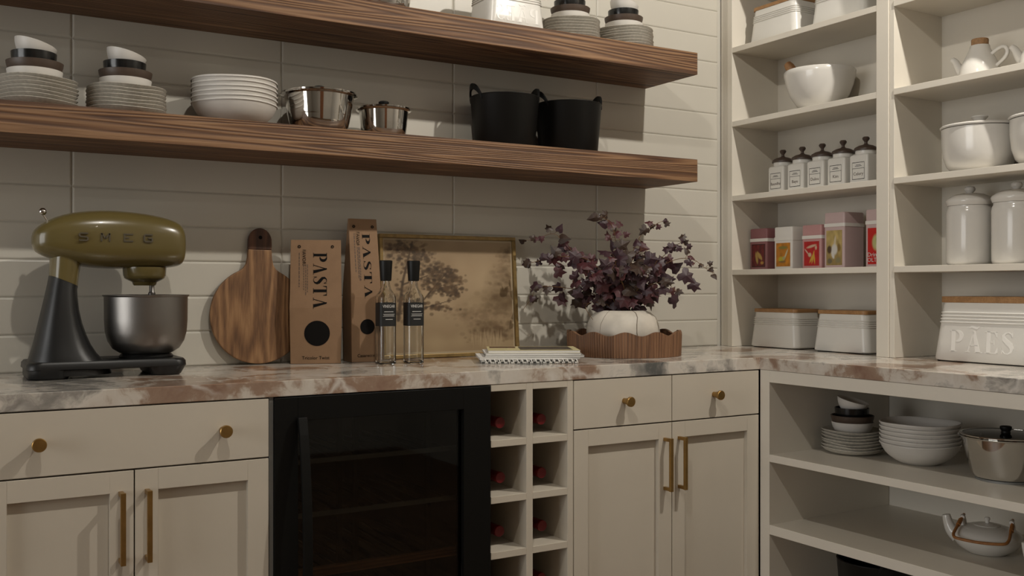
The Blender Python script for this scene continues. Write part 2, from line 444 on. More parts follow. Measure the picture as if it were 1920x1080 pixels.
for a in ((WY0, WY0+.06, WZ0, WZ1), (WY1-.06, WY1, WZ0, WZ1), (WY0+.06, WY1-.06, WZ0, WZ0+.06), (WY0+.06, WY1-.06, WZ1-.06, WZ1), (1.42, 1.48, WZ0+.06, WZ1-.06)): wn.box(XL-.08, XL-.02, *a)
wn = struct(wn, 'fill_window_1', M['cabinet'], 'unseen window added in the far left wall for fill light', 'window')  # out of view, added to frame the soft fill on the shelving
for a, c in ((WY0+.06, 1.42), (1.48, WY1-.06)): MB().box(XL-.052, XL-.048, a, c, WZ0+.06, WZ1-.06).build('fill_window_pane', M['clearpane'], wn)
wf = MB()
wf.box(XL, -.35, YB-.1, YB, 0, CEIL).box(.55, XR, YB-.1, YB, 0, CEIL).box(-.35, .55, YB-.1, YB, 2.1, CEIL)
struct(wf, 'wall_front', M['plaster'], 'plain wall with the doorway behind the viewer', 'wall')
d1 = struct(MB().box(-.35, .55, YB-.06, YB-.02, 0, 2.1), 'door_1', M['doorwood'], 'brown wooden door behind the viewer', 'door')
MB().lathe([(0, 0), (.02, 0), (.02, .012), (.012, .02), (.012, .04), (.026, .05), (.026, .065), (0, .07)], 20, axis='y').build('door_handle', M['brass'], d1, smooth=40, loc=(.47, YB-.02+.07, 1.0), rot=(0, 0, pi))

# tiles: stacked grid, 0.578 x 0.0998, each one bevelled
TW, TH, G = 0.5785, 0.0998, 0.0014
def tile_mesh(w, h):
    mb = MB(); b = 0.0050; t = 0.010
    ring = lambda ins, y: [(ins, y, ins), (w-ins, y, ins), (w-ins, y, h-ins), (ins, y, h-ins)]
    mb.loft([ring(0, 0), ring(0, -t+.0035), ring(b*.35, -t+.0012), ring(b, -t)], cap=True)
    me = mb.mesh('tile'); me.materials.append(M['tile']); return me
tm = tile_mesh(TW-G, TH-G)
cols = [0.3578 + TW*k for k in range(-2, 4)]
z0 = ZC - TH
first = True
k = 0
while z0 < CEIL-.02:
    for x in cols:
        if z0+TH < 0.5: continue
        w = min(TW, XR-.25-x+.001) if x < 2.4 else 0
        h = min(TH, CEIL-z0)
        if w < TW-.005 and x > 2.0: continue
        me = tm if h > TH-.001 else tile_mesh(TW-G, h-G)
        o = bpy.data.objects.new('tile', me); COL.objects.link(o); o.parent = wb
        o.location = (x+G/2, YW+.0082+.0016, z0+G/2)
    z0 += TH
# ------------------------------------------------------------------ recessed ceiling spots
for i, (x, y, w) in enumerate(LIGHTS):
    t = thing('downlight', 'round recessed ceiling spot ' + ['above the mixer run', 'nearest the open shelving', 'by the door', 'on the shelving side near the door'][i], 'ceiling light', (x, y, CEIL), group='ceiling spots')
    MB().lathe([(.042, -.004), (.056, -.006), (.058, 0), (.042, 0)], 32).build('trim_ring', M['plaster'], t, smooth=40)
    MB().lathe([(0, -.003), (.041, -.003), (.041, -.0005), (0, -.0005)], 32).build('lens', M['lamp'], t)
    li = bpy.data.lights.new('spot', 'SPOT'); li.energy = w; li.color = LCOL; li.spot_size = pi; li.spot_blend = 0.06; li.shadow_soft_size = 0.028
    lo = bpy.data.objects.new('bulb', li); COL.objects.link(lo); lo.parent = t; lo.location = (0, 0, -.045)

# ------------------------------------------------------------------ worktop
def Lpoly(z):
    return [(XK, 2.348, z), (2.3335, 2.348, z), (2.3335, .62, z), (XR-.001, .62, z), (XR-.001, YW-.003, z), (XK, YW-.003, z)]
wt = MB().loft([Lpoly(.8616), Lpoly(ZC)]).build('worktop', M['marble'], bevel=.0015)
tag(wt, 'L-shaped pink and grey veined marble worktop', 'worktop')

# ------------------------------------------------------------------ wooden wall shelves
for nm, za, zb, lab in (('lower', 1.491, 1.568, 'thick brushed oak wall shelf, the lower one, carrying pots and black tubs'),
                        ('upper', 1.861, 1.9367, 'thick brushed oak wall shelf, the upper one near the top of the picture')):
    o = MB().box(-.62, 2.3145, 2.6243, YW-.0015, za, zb).build('wall_shelf', M['oak'], bevel=.0012)
    tag(o, lab, 'shelf', 'floating oak shelves')

# ------------------------------------------------------------------ base cabinets
YF = 2.350
def shaker(parent, x0, x1, za, zb, name='door', stile=.05, handle=None, rail=.048):
    mb = MB(); y0, y1 = YF, YF+.02; rec = .015
    mb.box(x0, x0+stile, y0, y1, za, zb).box(x1-stile, x1, y0, y1, za, zb)
    mb.box(x0+stile, x1-stile, y0, y1, zb-rail, zb).box(x0+stile, x1-stile, y0, y1, za, za+rail)
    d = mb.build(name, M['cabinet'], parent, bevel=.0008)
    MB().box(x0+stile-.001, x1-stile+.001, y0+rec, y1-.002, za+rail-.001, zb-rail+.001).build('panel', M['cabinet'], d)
    if handle is not None:
        h = MB(); t = .0055; zt, zl = .6725, .5125
        h.box(handle-t, handle+t, YF-.036, YF-.027, zl, zt)
        for z in (zl+.001, zt-.011): h.box(handle-t+.0005, handle+t-.0005, YF-.028, YF, z, z+.010)
        h.build('handle', M['brass'], d, bevel=.0008)
    return d
def knob(parent, x, z):
    MB().lathe([(0, 0), (.0085, 0), (.0085, .008), (.0125, .026), (.0148, .028), (.0148, .034), (.0135, .0355), (0, .0355)], 28, axis='y').build('knob', M['brass'], parent, smooth=35, loc=(x, YF, z), rot=(0, 0, 0))
def drawer(parent, x0, x1, za, zb, kx):
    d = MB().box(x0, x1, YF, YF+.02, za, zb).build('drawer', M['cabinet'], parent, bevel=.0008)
    for x in kx: knob(d, x, .7913)
def base_cab(x0, x1, label, two_drawers=False):
    t = thing('base_cabinet', label, 'cabinet', (0, 0, 0), group='painted base cabinets')
    b = MB(); y1 = YW-.003
    b.box(x0, x0+.018, YF+.022, y1, .1, .861).box(x1-.018, x1, YF+.022, y1, .1, .861).box(x0+.018, x1-.018, y1-.012, y1, .1, .861)
    b.box(x0+.018, x1-.018, YF+.022, y1-.012, .1, .118).box(x0+.018, x1-.018, YF+.022, y1-.012, .843, .861).box(x0+.018, x1-.018, YF+.03, y1-.012, .708, .724)
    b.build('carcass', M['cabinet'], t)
    MB().box(x0, x1, YF+.06, YF+.08, 0, .1).build('plinth', M['recess'], t)
    xm = (x0+x1)/2; g = .0015
    if two_drawers:
        drawer(t, x0+g, xm-g, .7195, .8585, [(x0+xm)/2])
        drawer(t, xm+g, x1-g, .7195, .8585, [(x1+xm)/2-.012])
    else:
        drawer(t, x0+g, x1-g, .7195, .8585, [xm-.1965, xm+.1965])
    shaker(t, x0+g, xm-g, .105, .7155, handle=xm-.029)
    shaker(t, xm+g, x1-g, .105, .7155, handle=xm+.027)
    return t
base_cab(.1105, .7250, 'painted base cabinet with one wide drawer below the mixer')
base_cab(-.505, .1095, 'painted base cabinet at the far left, beyond the mixer')
base_cab(-1.12, -.506, 'painted base cabinet in the corner by the left wall')
base_cab(1.6085, 2.3325, 'painted base cabinet with two small drawers below the ivy tray', True)
o = MB().box(.7262, .7360, YF+.004, YF+.03, 0, .861).build('filler_strip', M['greymetal']); tag(o, 'narrow grey filler strip left of the black wine cooler', 'filler strip')

# ------------------------------------------------------------------ wine cooler
wc = thing('wine_cooler', 'black under-counter wine cooler with smoked glass door', 'wine cooler', (.737, YF, 0))
cw = .5970
b = MB(); dd = .54
b.box(0, .02, .042, dd, .1, .858).box(cw-.02, cw, .042, dd, .1, .858).box(.02, cw-.02, dd-.02, dd, .1, .858).box(.02, cw-.02, .042, dd-.02, .83, .858).box(.02, cw-.02, .042, dd-.02, .1, .13)
b.build('housing', M['blackin'], wc)
MB().box(.0, cw, .06, .08, 0, .1).build('plinth', M['blackmetal'], wc)
fx0, fx1, fz0, fz1 = .058, cw-.082, .165, .8005
b = MB(); b.box(0, fx0, -.004, .038, .105, .8585).box(fx1, cw, -.004, .038, .105, .8585).box(fx0, fx1, -.004, .038, fz1, .8585).box(fx0, fx1, -.004, .038, .105, fz0)
dr = b.build('door_frame', M['blackmetal'], wc, bevel=.001)
MB().box(fx0-.002, fx1+.002, .012, .017, fz0-.002, fz1+.002).build('glass_pane', M['pane'], dr)
hp = []
for i in range(17):
    t = i/16; z = .81 - t*.66
    hp.append((.064, -.016-.042*math.sin(pi*t)**.8, z))
MB().loft([[(p[0]-.011, p[1]-.006, p[2]), (p[0]+.011, p[1]-.006, p[2]), (p[0]+.011, p[1]+.006, p[2]), (p[0]-.011, p[1]+.006, p[2])] for p in hp]).box(.056, .072, -.014, -.003, .79, .808).box(.056, .072, -.014, -.003, .152, .17).build('handle', M['blackmetal'], dr, bevel=.001)
for z in (.685, .549):
    b = MB(); b2 = MB(); b.box(.06, cw-.05, .075, .083, z-.006, z+.006)
    for i in range(12): x = .07+i*.04; b2.box(x, x+.005, .083, .50, z-.002, z+.003)
    ws = b.build('wire_shelf', M['greymetal'], wc); b2.build('wires', M['blackmetal'], ws)
for z in (.405, .25):
    b = MB(); b.box(.06, cw-.05, .062, .082, z-.011, z+.011); sh = b.build('wooden_shelf', M['coolwood'], wc, bevel=.001)
    b = MB()
    for i in range(12): x = .07+i*.04; b.box(x, x+.005, .082, .50, z-.004, z+.003)
    b.build('wire_rack', M['blackmetal'], sh)
for x in (.20, .245, .455):
    MB().box(x, x+.012, .10, .115, .14, .82).build('upright', M['blackmetal'], wc)

# ------------------------------------------------------------------ wine rack and its bottles
wr = thing('wine_rack', 'painted two-column cubby rack for wine bottles beside the cooler', 'wine rack')
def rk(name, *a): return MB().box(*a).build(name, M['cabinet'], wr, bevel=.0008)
ry1 = YW-.004
rk('side_panel', 1.3355, 1.3375, YF+.041, ry1, .1, .861)
rk('side_panel', 1.5874, 1.6070, YF, ry1, .1, .861)
rk('divider', 1.4502, 1.4711, YF, ry1-.011, .1, .861)
rk('back_panel', 1.3375, 1.5874, ry1-.01, ry1, .1, .861)
for a, c in ((1.3375, 1.4502), (1.4711, 1.5874)):
    rk('top_rail', a, c, YF, ry1-.011, .8425, .861)
    for z in (.690, .5365, .385, .233): rk('shelf', a, c, YF, ry1-.011, z, z+.019)
    rk('shelf', a, c, YF, ry1-.011, .1, .115)
MB().box(1.3375, 1.607, YF+.06, YF+.08, 0, .1).build('plinth', M['recess'], wr)
rows = ['top', 'second', 'third', 'fourth']
for ci, cx in enumerate((1.402, 1.5405)):
    for ri, z in enumerate((.709, .5555, .404, .252)):
        t = thing('wine_bottle', 'red-capped wine bottle in the %s cubby of the rack\'s %s column' % (rows[ri], ['left', 'right'][ci]), 'bottle', (cx, 2.412+random.uniform(-.004, .006), z+.0375), group='bottles in the cubby rack')
        # axis along +y, neck towards the viewer
        MB().lathe([(.0135, -.05), (.0135, -.085), (.020, -.105), (.034, -.135), (.037, -.15), (.037, -.315), (.034, -.32), (0, -.315)], 24, axis='y').build('glass_body', M['wine'], t, smooth=40)
        MB().lathe([(0, 0), (.0148, 0), (.0158, -.002), (.0158, -.012), (.0150, -.014), (.0150, -.058), (.0130, -.060)], 24, axis='y').build('capsule', M['capsule'], t, smooth=40)

# ------------------------------------------------------------------ open cabinet under the right worktop
XF = 2.3355
oc = thing('open_cabinet', 'painted open-fronted base cabinet with crockery on two shelves', 'cabinet')
def ok(name, *a): return MB().box(*a).build(name, M['shelving'], oc, bevel=.001)
ok('corner_post', XF, 2.911, 2.3078, 2.3480, .0, .861)
ok('back_panel', 2.9115, 2.928, .64, 2.3078, .1, .861)
ok('top_rail', XF, XF+.03, .66, 2.3078, .8226, .861)
ok('shelf', XF, 2.9112, .66, 2.3078, .5689, .5928)
ok('shelf', XF, 2.9112, .66, 2.3078, .3374, .3680)
ok('bottom_shelf', XF, 2.9112, .66, 2.3078, .08, .11)
ok('end_panel', XF, 2.9112, .64, .66, 0, .861)
MB().box(XF+.06, XF+.08, .66, 2.3078, 0, .08).build('plinth', M['recess'], oc)

# ------------------------------------------------------------------ tall open shelving on the worktop
XU = 2.680
SHELF = [1.174, 1.457, 1.7416, 2.0246, 2.3078, 2.591]
def tall(name_label, ya, yb, pa, pb, x0):
    """opening from ya (near viewer) to yb; panel thicknesses pa, pb"""
    t = thing('shelving_unit', name_label, 'shelving', group='tall open shelving')
    z1 = CEIL-.002; e = .0006
    MB().box(x0, XR-.001, yb, yb+pb-e, ZC+.0005, z1).build('side_panel', M['shelving'], t, bevel=.001)
    MB().box(x0, XR-.001, ya-pa+e, ya, ZC+.0005, z1).build('side_panel', M['shelving'], t, bevel=.001)
    MB().box(2.9235, XR-.001, ya, yb, ZC+.0005, z1).build('back_panel', M['shelving'], t)
    for z in SHELF: MB().box(XU+.0005, 2.9233, ya, yb, z, z+.020).build('shelf', M['shelving'], t, bevel=.001)
    return t
tall('tall open shelving next to the tiled wall, holding tins and spice jars', 2.1743, 2.8426, .0477, .0251, XU)
tall('tall open shelving at the right edge, holding teapots and canisters', 1.4400, 2.1083, .0400, .0183, XU+.004)
o = MB().box(XU+.006, XR-.001, 2.8680, YW-.0035, ZC+.0005, CEIL-.002).build('trim_1', M['shelving']); tag(o, 'plain painted filler between tiled wall and shelving', 'trim', kind='structure')

# ------------------------------------------------------------------ crockery
ORD = ['lowest', 'second from bottom', 'third from bottom', 'fourth from bottom', 'fifth from bottom', 'sixth from bottom', 'topmost']
def place(me, name, loc, rot, label, cat, group, smooth=40):
    o = bpy.data.objects.new(name, me); COL.objects.link(o); o.location = loc; o.rotation_euler = rot
    return tag(o, label, cat, group)
def smoothmesh(mb, name, mat, ang=40):
    me = mb.mesh(name); me.materials.append(mat)
    me.polygons.foreach_set('use_smooth', [True]*len(me.polygons)); me.set_sharp_from_angle(angle=R(ang)); return me
PLATE = []
for k in range(3):
    def fn(r, z, a, k=k):
        q = max(0, (r-.06)/.04)
        return r*(1+(.006+.005*k)*q*sin(2*a+1+k*.15)), z+(.0018+.0009*k)*q*q*sin(3*a+k*.2)
    PLATE.append(smoothmesh(MB().lathe([(0, .0004), (.050, .0), (.056, .001), (.075, .0045), (.088, .010), (.097, .0185), (.0985, .0200), (.0972, .0213), (.0955, .0208), (.086, .0150), (.070, .0108), (.055, .0093), (0, .0092)], 48, fn=fn), 'plate', M['speckle'], 60))
def bowlprof(pr, h, t):
    """pr = outer radius samples bottom -> top"""
    n = len(pr)-1; out = [(0, 0)] + [(r, h*(i/n)) for i, r in enumerate(pr)]
    out += [(pr[-1]-t*.5, h+.0008)]
    out += [(max(r-t, .004), max(h*(i/n), t)) for i, r in reversed(list(enumerate(pr)))]
    out += [(0, t)]
    return out
BW = smoothmesh(MB().lathe(bowlprof([.048, .056, .0605, .0635, .065], .035, .0035), 48), 'bowl', M['matwhite'], 50)
BB = smoothmesh(MB().lathe(bowlprof([.034, .050, .0585, .0628, .0655, .0668], .042, .0035), 48), 'bowl', M['brownware'], 50)
BK = smoothmesh(MB().lathe(bowlprof([.024, .041, .048, .0510, .0525, .0532], .062, .0035), 48), 'bowl', M['blackware'], 50)
BT = smoothmesh(MB().lathe(bowlprof([.018, .030, .0385, .0440, .0480, .0505], .045, .003), 48), 'bowl', M['matwhite'], 50)
def crockery(x, y, z, rz, where, s=1.0, n=7, short=None):
    for i in range(n):
        place(PLATE[i % 3], 'plate', (x+random.uniform(-.0012, .0012), y+random.uniform(-.0012, .0012), z+.00945*i), (0, 0, rz+x*7+random.uniform(-.12, .12)),
              'grey plate, %s, in %s' % (ORD[i] if i < n-1 else ORD[-1], where), 'plate', 'grey stacked plates')
    zz = z+.00945*(n-1)+.0093
    place(BW, 'bowl', (x-.003, y, zz), (0, 0, rz), 'wide white bowl on the plates in %s' % where, 'bowl', 'small stacked bowls')
    place(BB, 'bowl', (x-.003, y, zz+.014), (0, 0, rz), 'brown bowl above the plates in %s' % where, 'bowl', 'small stacked bowls')
    place(BK, 'bowl', (x-.003-.002*cos(rz), y-.002*sin(rz), zz+.0182), (0, 0, rz), 'glossy black bowl in %s' % where, 'bowl', 'small stacked bowls')
    place(BT, 'bowl', (x-.003-.009*cos(rz), y-.009*sin(rz), zz+.0605), Euler((0, R(15), 0)).to_matrix().to_4x4().to_euler() if rz == 0 else (Matrix.Rotation(rz, 3, 'Z') @ Matrix.Rotation(R(15), 3, 'Y')).to_euler(),
          'tilted white bowl topping %s' % where, 'bowl', 'small stacked bowls')
ZS1, ZS2 = 1.5682, 1.9369
crockery(.257, 2.768, ZS1, 0, 'the far-left stack on lower oak shelf')
crockery(.473, 2.768, ZS1, 0, 'the stack beside serving bowls on lower shelf')
crockery(1.884, 2.768, ZS2, 0, 'the stack beside mirrored bin on upper shelf')
crockery(2.108, 2.768, ZS2, 0, 'the end stack on upper oak shelf')
crockery(2.588, 2.190, .5930, -pi/2+.5, 'the stack inside the open cabinet')
BIG = []
for k in range(2):
    def fn(r, z, a, k=k):
        q = max(0, (r-.06)/.06); return r, z+.0012*q*sin(3*a+k*2)
    pr = [.050, .072, .088, .099, .106, .1115, .1155]
    n = len(pr)-1; h = .064
    prof = [(0, .001), (.046, 0)] + [(r, h*(i/n)**1.0) for i, r in enumerate(pr)] + [(.1165, h-.004), (.1165, h), (.1145, h+.001)] + [(r-.0034, max(h*(i/n), .0122)) for i, r in reversed(list(enumerate(pr)))] + [(0, .0122)]
    BIG.append(smoothmesh(MB().lathe(prof, 56, fn=fn), 'serving_bowl', M['matwhite'], 50))
for x, y, z, wh in ((.757, 2.770, ZS1, 'on the lower oak shelf'), (2.607, 1.955, .5930, 'in the open cabinet')):
    for i in range(6):
        place(BIG[i % 2], 'serving_bowl', (x, y, z+.0125*i), (0, 0, i*1.1),
              'white serving bowl, %s of the nest %s' % ((ORD[:5]+[ORD[-1]])[i], wh), 'bowl', 'nested white serving bowls')

# ------------------------------------------------------------------ steel pots with lids
def pot(x, y, z, rt, rb, h, label, lip=.010):
    t = thing('cooking_pot', label, 'pot', (x, y, z), group='steel pots with lids')
    w = .0025
    MB().lathe([(0, .006), (rb-.016, .006), (rb-.006, .010), (rb, .020), (rb+(rt-rb)*.3, h*.35), (rb+(rt-rb)*.7, h*.72), (rt, h-.002), (rt+lip, h+.001), (rt+lip+.001, h+.003), (rt+lip-.002, h+.004), (rt-w, h+.001), (rb+(rt-rb)*.5, h*.5), (rb-w, .02), (rb-.012, .012), (0, .012)], 64).build('body', M['steel'], t, smooth=45)
    MB().lathe([(0, 0), (rb-.012, 0), (rb-.012, .006), (0, .006)], 48).build('base_disc', M['greymetal'], t, smooth=30)
    ld = MB().lathe([(rt+lip-.012, h+.0045), (rt+lip-.004, h+.005), (rt+lip-.003, h+.009), (rt+lip-.012, h+.010)], 64).build('lid_rim', M['steel'], t, smooth=40)
    MB().lathe([(rt+lip-.011, h+.006), (rt*.6, h+.009), (0, h+.011), (0, h+.013), (rt*.6, h+.011), (rt+lip-.011, h+.009)], 64).build('lid_glass', M['lidglass'], ld, smooth=40)
    MB().lathe([(0, h+.012), (.013, h+.012), (.0115, h+.017), (.0155, h+.023), (.0155, h+.029), (.012, h+.031), (0, h+.031)], 28).build('lid_knob', M['blackplastic'], ld, smooth=40)
    return t
pot(1.003, 2.772, ZS1, .100, .083, .111, 'larger steel pot with lid on the lower oak shelf')
pot(1.207, 2.775, ZS1, .074, .066, .087, 'smaller steel pot with lid on the lower oak shelf', lip=.008)
pot(1.180, 2.770, ZS2, .110, .098, .12, 'steel pot cut off by the top edge on the upper oak shelf')
pot(2.590, 1.667, .5930, .112, .090, .118, 'steel pot with black-knobbed glass lid in the open cabinet')

# ------------------------------------------------------------------ black flexible tubs
def tub(x, y, z, label, s=1.0, rz=0.0):
    t = thing('storage_tub', label, 'tub', (x, y, z), rz, group='black flexible tubs')
    rb, rt, h, w = .098*s, .1115*s, .171*s, .004
    MB().lathe([(0, 0), (rb-.004, 0), (rb, .004), (rt, h-.004), (rt+.0015, h-.002), (rt+.0005, h), (rt-w, h), (rb-w, .006), (0, .006)], 56).build('body', M['blackplastic'], t, smooth=45)
    for sg in (1, -1):
        ho, rings_ = .041*s, []
        n = 22
        for i in range(n+1):
            t_ = i/n; a = (t_-.5)*.95
            q = 1-abs(2*t_-1)**2.2
            zc = h-.012+ho*q; rr = rt-.0022+.003*q
            # strip: stands on edge, about 11 mm tall at the top
            up = .0050+.0045*q
            c_ = Vector((rr*cos(a)*sg, rr*sin(a), zc)); e_ = Vector((cos(a)*sg, sin(a), 0))*.0032
            rings_.append([c_-e_-Vector((0, 0, up)), c_+e_-Vector((0, 0, up)), c_+e_+Vector((0, 0, up)), c_-e_+Vector((0, 0, up))])
        MB().loft(rings_).build('handle', M['blackplastic'], t, smooth=60)
tub(1.634, 2.782, ZS1, 'black flexible tub beside the small steel pot', rz=R(-8))
tub(1.883, 2.782, ZS1, 'black flexible tub nearest the end of the lower oak shelf', rz=R(-8))
tub(2.54, 2.06, .1102, 'black flexible tub at the bottom of the open cabinet', 1.05, rz=1.2)

# ------------------------------------------------------------------ bread bins
def bread_bin(name, label, x, y, z, rz, w, d, h, text=None, mirror=False, group='white bread bins with bamboo lids'):
    """front faces local -y; z = base"""
    t = thing(name, label, 'bread bin', (x, y, z), rz, group=group)
    lid = h*.105; hb = h-lid; top = .872
    rings = []; prof = [(0, 1.0-.03), (.012, .995), (.035, 1.0)]
    lev = [(0.03, 0), (.62, 0)]
    rib = []
    for k in range(4):
        c = .665+.055*k
        rib += [(c-.016, 0), (c-.010, .0022), (c, .0030), (c+.010, .0022), (c+.016, 0)]
    lev = [(.0, -.008), (.012, -.0025), (.04, 0), (.3, 0), (.6, 0)] + rib + [(.93, 0), (1.0, 0)]
    for q, bump in lev:
        f = 1-(1-top)*q
        rr = .022*h/.13
        rings.append([Vector((u, v, hb*q+.002)) for u, v in rrect(w*f+2*bump, d*f+2*bump*.9, rr, 6)])
    MB().loft(rings).build('body', M['enamel'], t, smooth=35)
    wl, dl = w*top+.004, d*top+.004
    MB().loft([[Vector((u, v, zz)) for u, v in rrect(wl, dl, .016*h/.13, 5)] for zz in (hb+.0022, h)]).build('lid', M['bamboo'], t, bevel=.0015)
    MB().loft([[Vector((u, v, zz)) for u, v in rrect(w-.02, d-.02, .016, 5)] for zz in (0, .0025)]).build('base_pad', M['blackmetal'], t)
    if text:
        P, tw = word(text, serif, .10)
        hh = hb*.36; sc = hh; zt = hb*.18
        tilt = (d*(1-top)/2)/hb
        sg = -1 if mirror else 1
        off = -w*.035 if not mirror else 0
        def fr(u, v, q):
            zz = zt+v*sc
            return (sg*(u-tw/2)*sc*1.05+off, -d/2+tilt*(zz)-q+.0002, zz)
        MB().polys(P, fr, .0011).build('raised_lettering', M['relief'], t)
    return t
Q = -pi/2
bread_bin('bread_bin', 'small white bread bin on the worktop, beside the shelving side panel', 2.806, 2.686, ZC+.0005, Q, .242, .150, .146)
bread_bin('bread_bin', 'small white bread bin on the worktop, nearer the centre post', 2.806, 2.374, ZC+.0005, Q, .242, .150, .146)
bread_bin('bread_bin', 'small white bread bin on the top shelf in view, left one', 2.806, 2.690, 2.0450, Q, .242, .150, .146)
bread_bin('bread_bin', 'small white bread bin on the top shelf in view, right one', 2.806, 2.384, 2.0450, Q, .242, .150, .146)
bread_bin('bread_bin', 'large white bread bin lettered PÃES on the right worktop', 2.786, 1.800, ZC+.0005, Q, .362, .190, .198, text='PÃES')
bread_bin('bread_bin', 'white bread bin with mirrored lettering on the upper oak shelf', 1.622, 2.750, ZS2, 0, .215, .145, .150, text='PÃES', mirror=True)

# ------------------------------------------------------------------ mortar and pestle
t = thing('mortar', 'large white ceramic mortar bowl on the second shelf from the top', 'mortar', (2.790, 2.510, 1.7620))
MB().lathe([(0, .004), (.056, 0), (.062, .004), (.082, .022), (.102, .052), (.116, .088), (.124, .122), (.1255, .138), (.122, .142), (.117, .141), (.113, .120), (.103, .082), (.085, .045), (.055, .024), (0, .018)], 64).build('bowl', M['ceramic'], t, smooth=50)
pe = MB().lathe([(0, -.10), (.016, -.098), (.021, -.085), (.019, -.06), (.012, -.02), (.011, .04), (.013, .055), (.017, .062), (.0175, .080), (.014, .094), (0, .098)], 24).build('pestle', M['pestle'], None, smooth=50)
pe.location = (2.790-.012, 2.510+.078, 1.7620+.118); pe.rotation_euler = (R(-38), R(-6), 0)
tag(pe, 'turned wooden pestle resting in the white mortar', 'pestle')

# ------------------------------------------------------------------ spice jars
NAMES = ['Baunilha', 'Bayu', 'Dulou', 'Kim', 'Celery']
def spice(y, name, label):
    t = thing('spice_jar', label, 'jar', (2.797, y, 1.4772), Q, group='white spice jars with dark lids')
    w = .078
    rings = [[Vector((u, v, z)) for u, v in rrect(w-2*i, w-2*i, .008, 4)] for z, i in ((0, .003), (.003, 0), (.096, 0), (.101, .002), (.104, .006))]
    MB().loft(rings).build('body', M['enamel'], t, smooth=35)
    MB().lathe([(.034, .103), (.035, .105), (.035, .118), (0, .118)], 32).build('neck', M['enamel'], t, smooth=40)
    ld = MB().lathe([(0, .1175), (.0395, .1175), (.0405, .121), (.0375, .128), (.025, .135), (.010, .139), (.0055, .143), (.0055, .149), (.011, .156), (.0125, .161), (.009, .166), (0, .167)], 32).build('lid', M['lidbrown'], t, smooth=40)
    lb = MB(); y0 = -w/2
    fr = lambda u, v, q: (u, y0-q, v)
    P = []
    bw = .0012; x0, x1 = -.0255, .0255
    P += [rc(x0, .018, x1, .018+bw*1.5), rc(x0, .055, x1, .055+bw), rc(x0, .018, x0+bw, .055), rc(x1-bw, .018, x1, .055), rc(x0, .075, x1, .075+bw*1.4), rc(x0, .055, x0+.0007, .075), rc(x1-.0007, .055, x1, .075)]
    P += [rc(-.014, .0625, .014, .0640), rc(-.010, .0665, .010, .0680)]
    lb.polys(P, fr, .0004).build('label_frame', M['ink'], t)
    fonttext(name, .0155, M['greyink'], t, (0, y0-.0003, .032), (pi/2, 0, 0))
for i, y in enumerate((2.694, 2.598, 2.504, 2.410, 2.312)):
    spice(y, NAMES[i], 'square white spice jar with dark knobbed lid, %s' % ['first beside the side panel', 'second from the side panel', 'middle one of five', 'second from the centre post', 'nearest the centre post'][i])

# ------------------------------------------------------------------ printed tins
def blend(c, m, col): return c*(1-m[..., None])+np.array(col)*m[..., None]
def ell(u, v, cx, cy, rx, ry, ang=0):
    a = R(ang); du, dv = u-cx, v-cy
    x = du*cos(a)+dv*sin(a); y = -du*sin(a)+dv*cos(a)
    return np.clip(1.6-1.2*((x/rx)**2+(y/ry)**2), 0, 1)
def edge(u, v, e): return ((u < e) | (u > 1-e) | (v < e*.7) | (v > 1-e*.7)).astype(float)
rs = np.random.RandomState(3)
def mottled(u, v, col, amt, k=9):
    s = np.zeros_like(u)
    for i in range(14):
        s += np.sin(u*rs.uniform(3, k*3)+v*rs.uniform(-k*3, k*3)+rs.uniform(0, 6.3))
    return np.clip(np.array(col)*(1+amt*s[..., None]/5), 0, 1)
def art1(u, v):
    c = mottled(u, v, srgb(110, 22, 22), .35); c = blend(c, edge(u, v, .05), srgb(60, 12, 14))
    for q in ((.38, .40, .09, .27, 14), (.52, .52, .08, .2, 34), (.66, .45, .08, .2, 40)): c = blend(c, ell(u, v, *q), srgb(196, 160, 84))
    return blend(c, ell(u, v, .78, .18, .12, .07), srgb(206, 156, 70))
def art2(u, v):
    c = mottled(u, v, srgb(206, 132, 24), .2)
    c = blend(c, ell(u, v, .5, .8, .34, .07), srgb(150, 136, 60)); c = blend(c, ell(u, v, .36, .3, .2, .12), srgb(206, 190, 50))
    c = blend(c, ell(u, v, .7, .5, .05, .28, -32), srgb(214, 206, 170)); c = blend(c, ell(u, v, .55, .35, .11, .08), srgb(190, 180, 120))
    return blend(c, ell(u, v, .45, .2, .25, .04), srgb(140, 110, 60))
def art3(u, v):
    c = mottled(u, v, srgb(196, 28, 26), .12)
    c = blend(c, ell(u, v, .5, .8, .34, .055, 10), srgb(226, 190, 160)); c = blend(c, ell(u, v, .8, .74, .07, .09), srgb(226, 190, 160))
    c = blend(c, ell(u, v, .18, .58, .03, .2, 50), srgb(226, 200, 176)); c = blend(c, ell(u, v, .38, .45, .11, .09), srgb(220, 196, 160))
    for q in ((.6, .35, .05, .28, -18), (.68, .32, .05, .26, 10), (.5, .3, .05, .22, -35)): c = blend(c, ell(u, v, *q), srgb(222, 176, 60))
    return c
def art4(u, v):
    c = mottled(u, v, srgb(206, 180, 112), .18)
    m = np.clip((.55-v)*3, 0, 1)*.6; c = blend(c, m, srgb(140, 112, 60))
    c = blend(c, ell(u, v, .2, .45, .16, .12), srgb(90, 66, 40)); c = blend(c, ell(u, v, .8, .5, .12, .12), srgb(150, 120, 60))
    c = blend(c, ell(u, v, .55, .66, .07, .2, -14), srgb(232, 214, 180)); c = blend(c, ell(u, v, .52, .45, .19, .16), srgb(236, 232, 224)); c = blend(c, ell(u, v, .42, .3, .08, .14, 40), srgb(236, 232, 224))
    c = blend(c, ell(u, v, .22, .12, .16, .08), srgb(120, 110, 86)); return blend(c, ell(u, v, .75, .14, .18, .08), srgb(150, 140, 100))
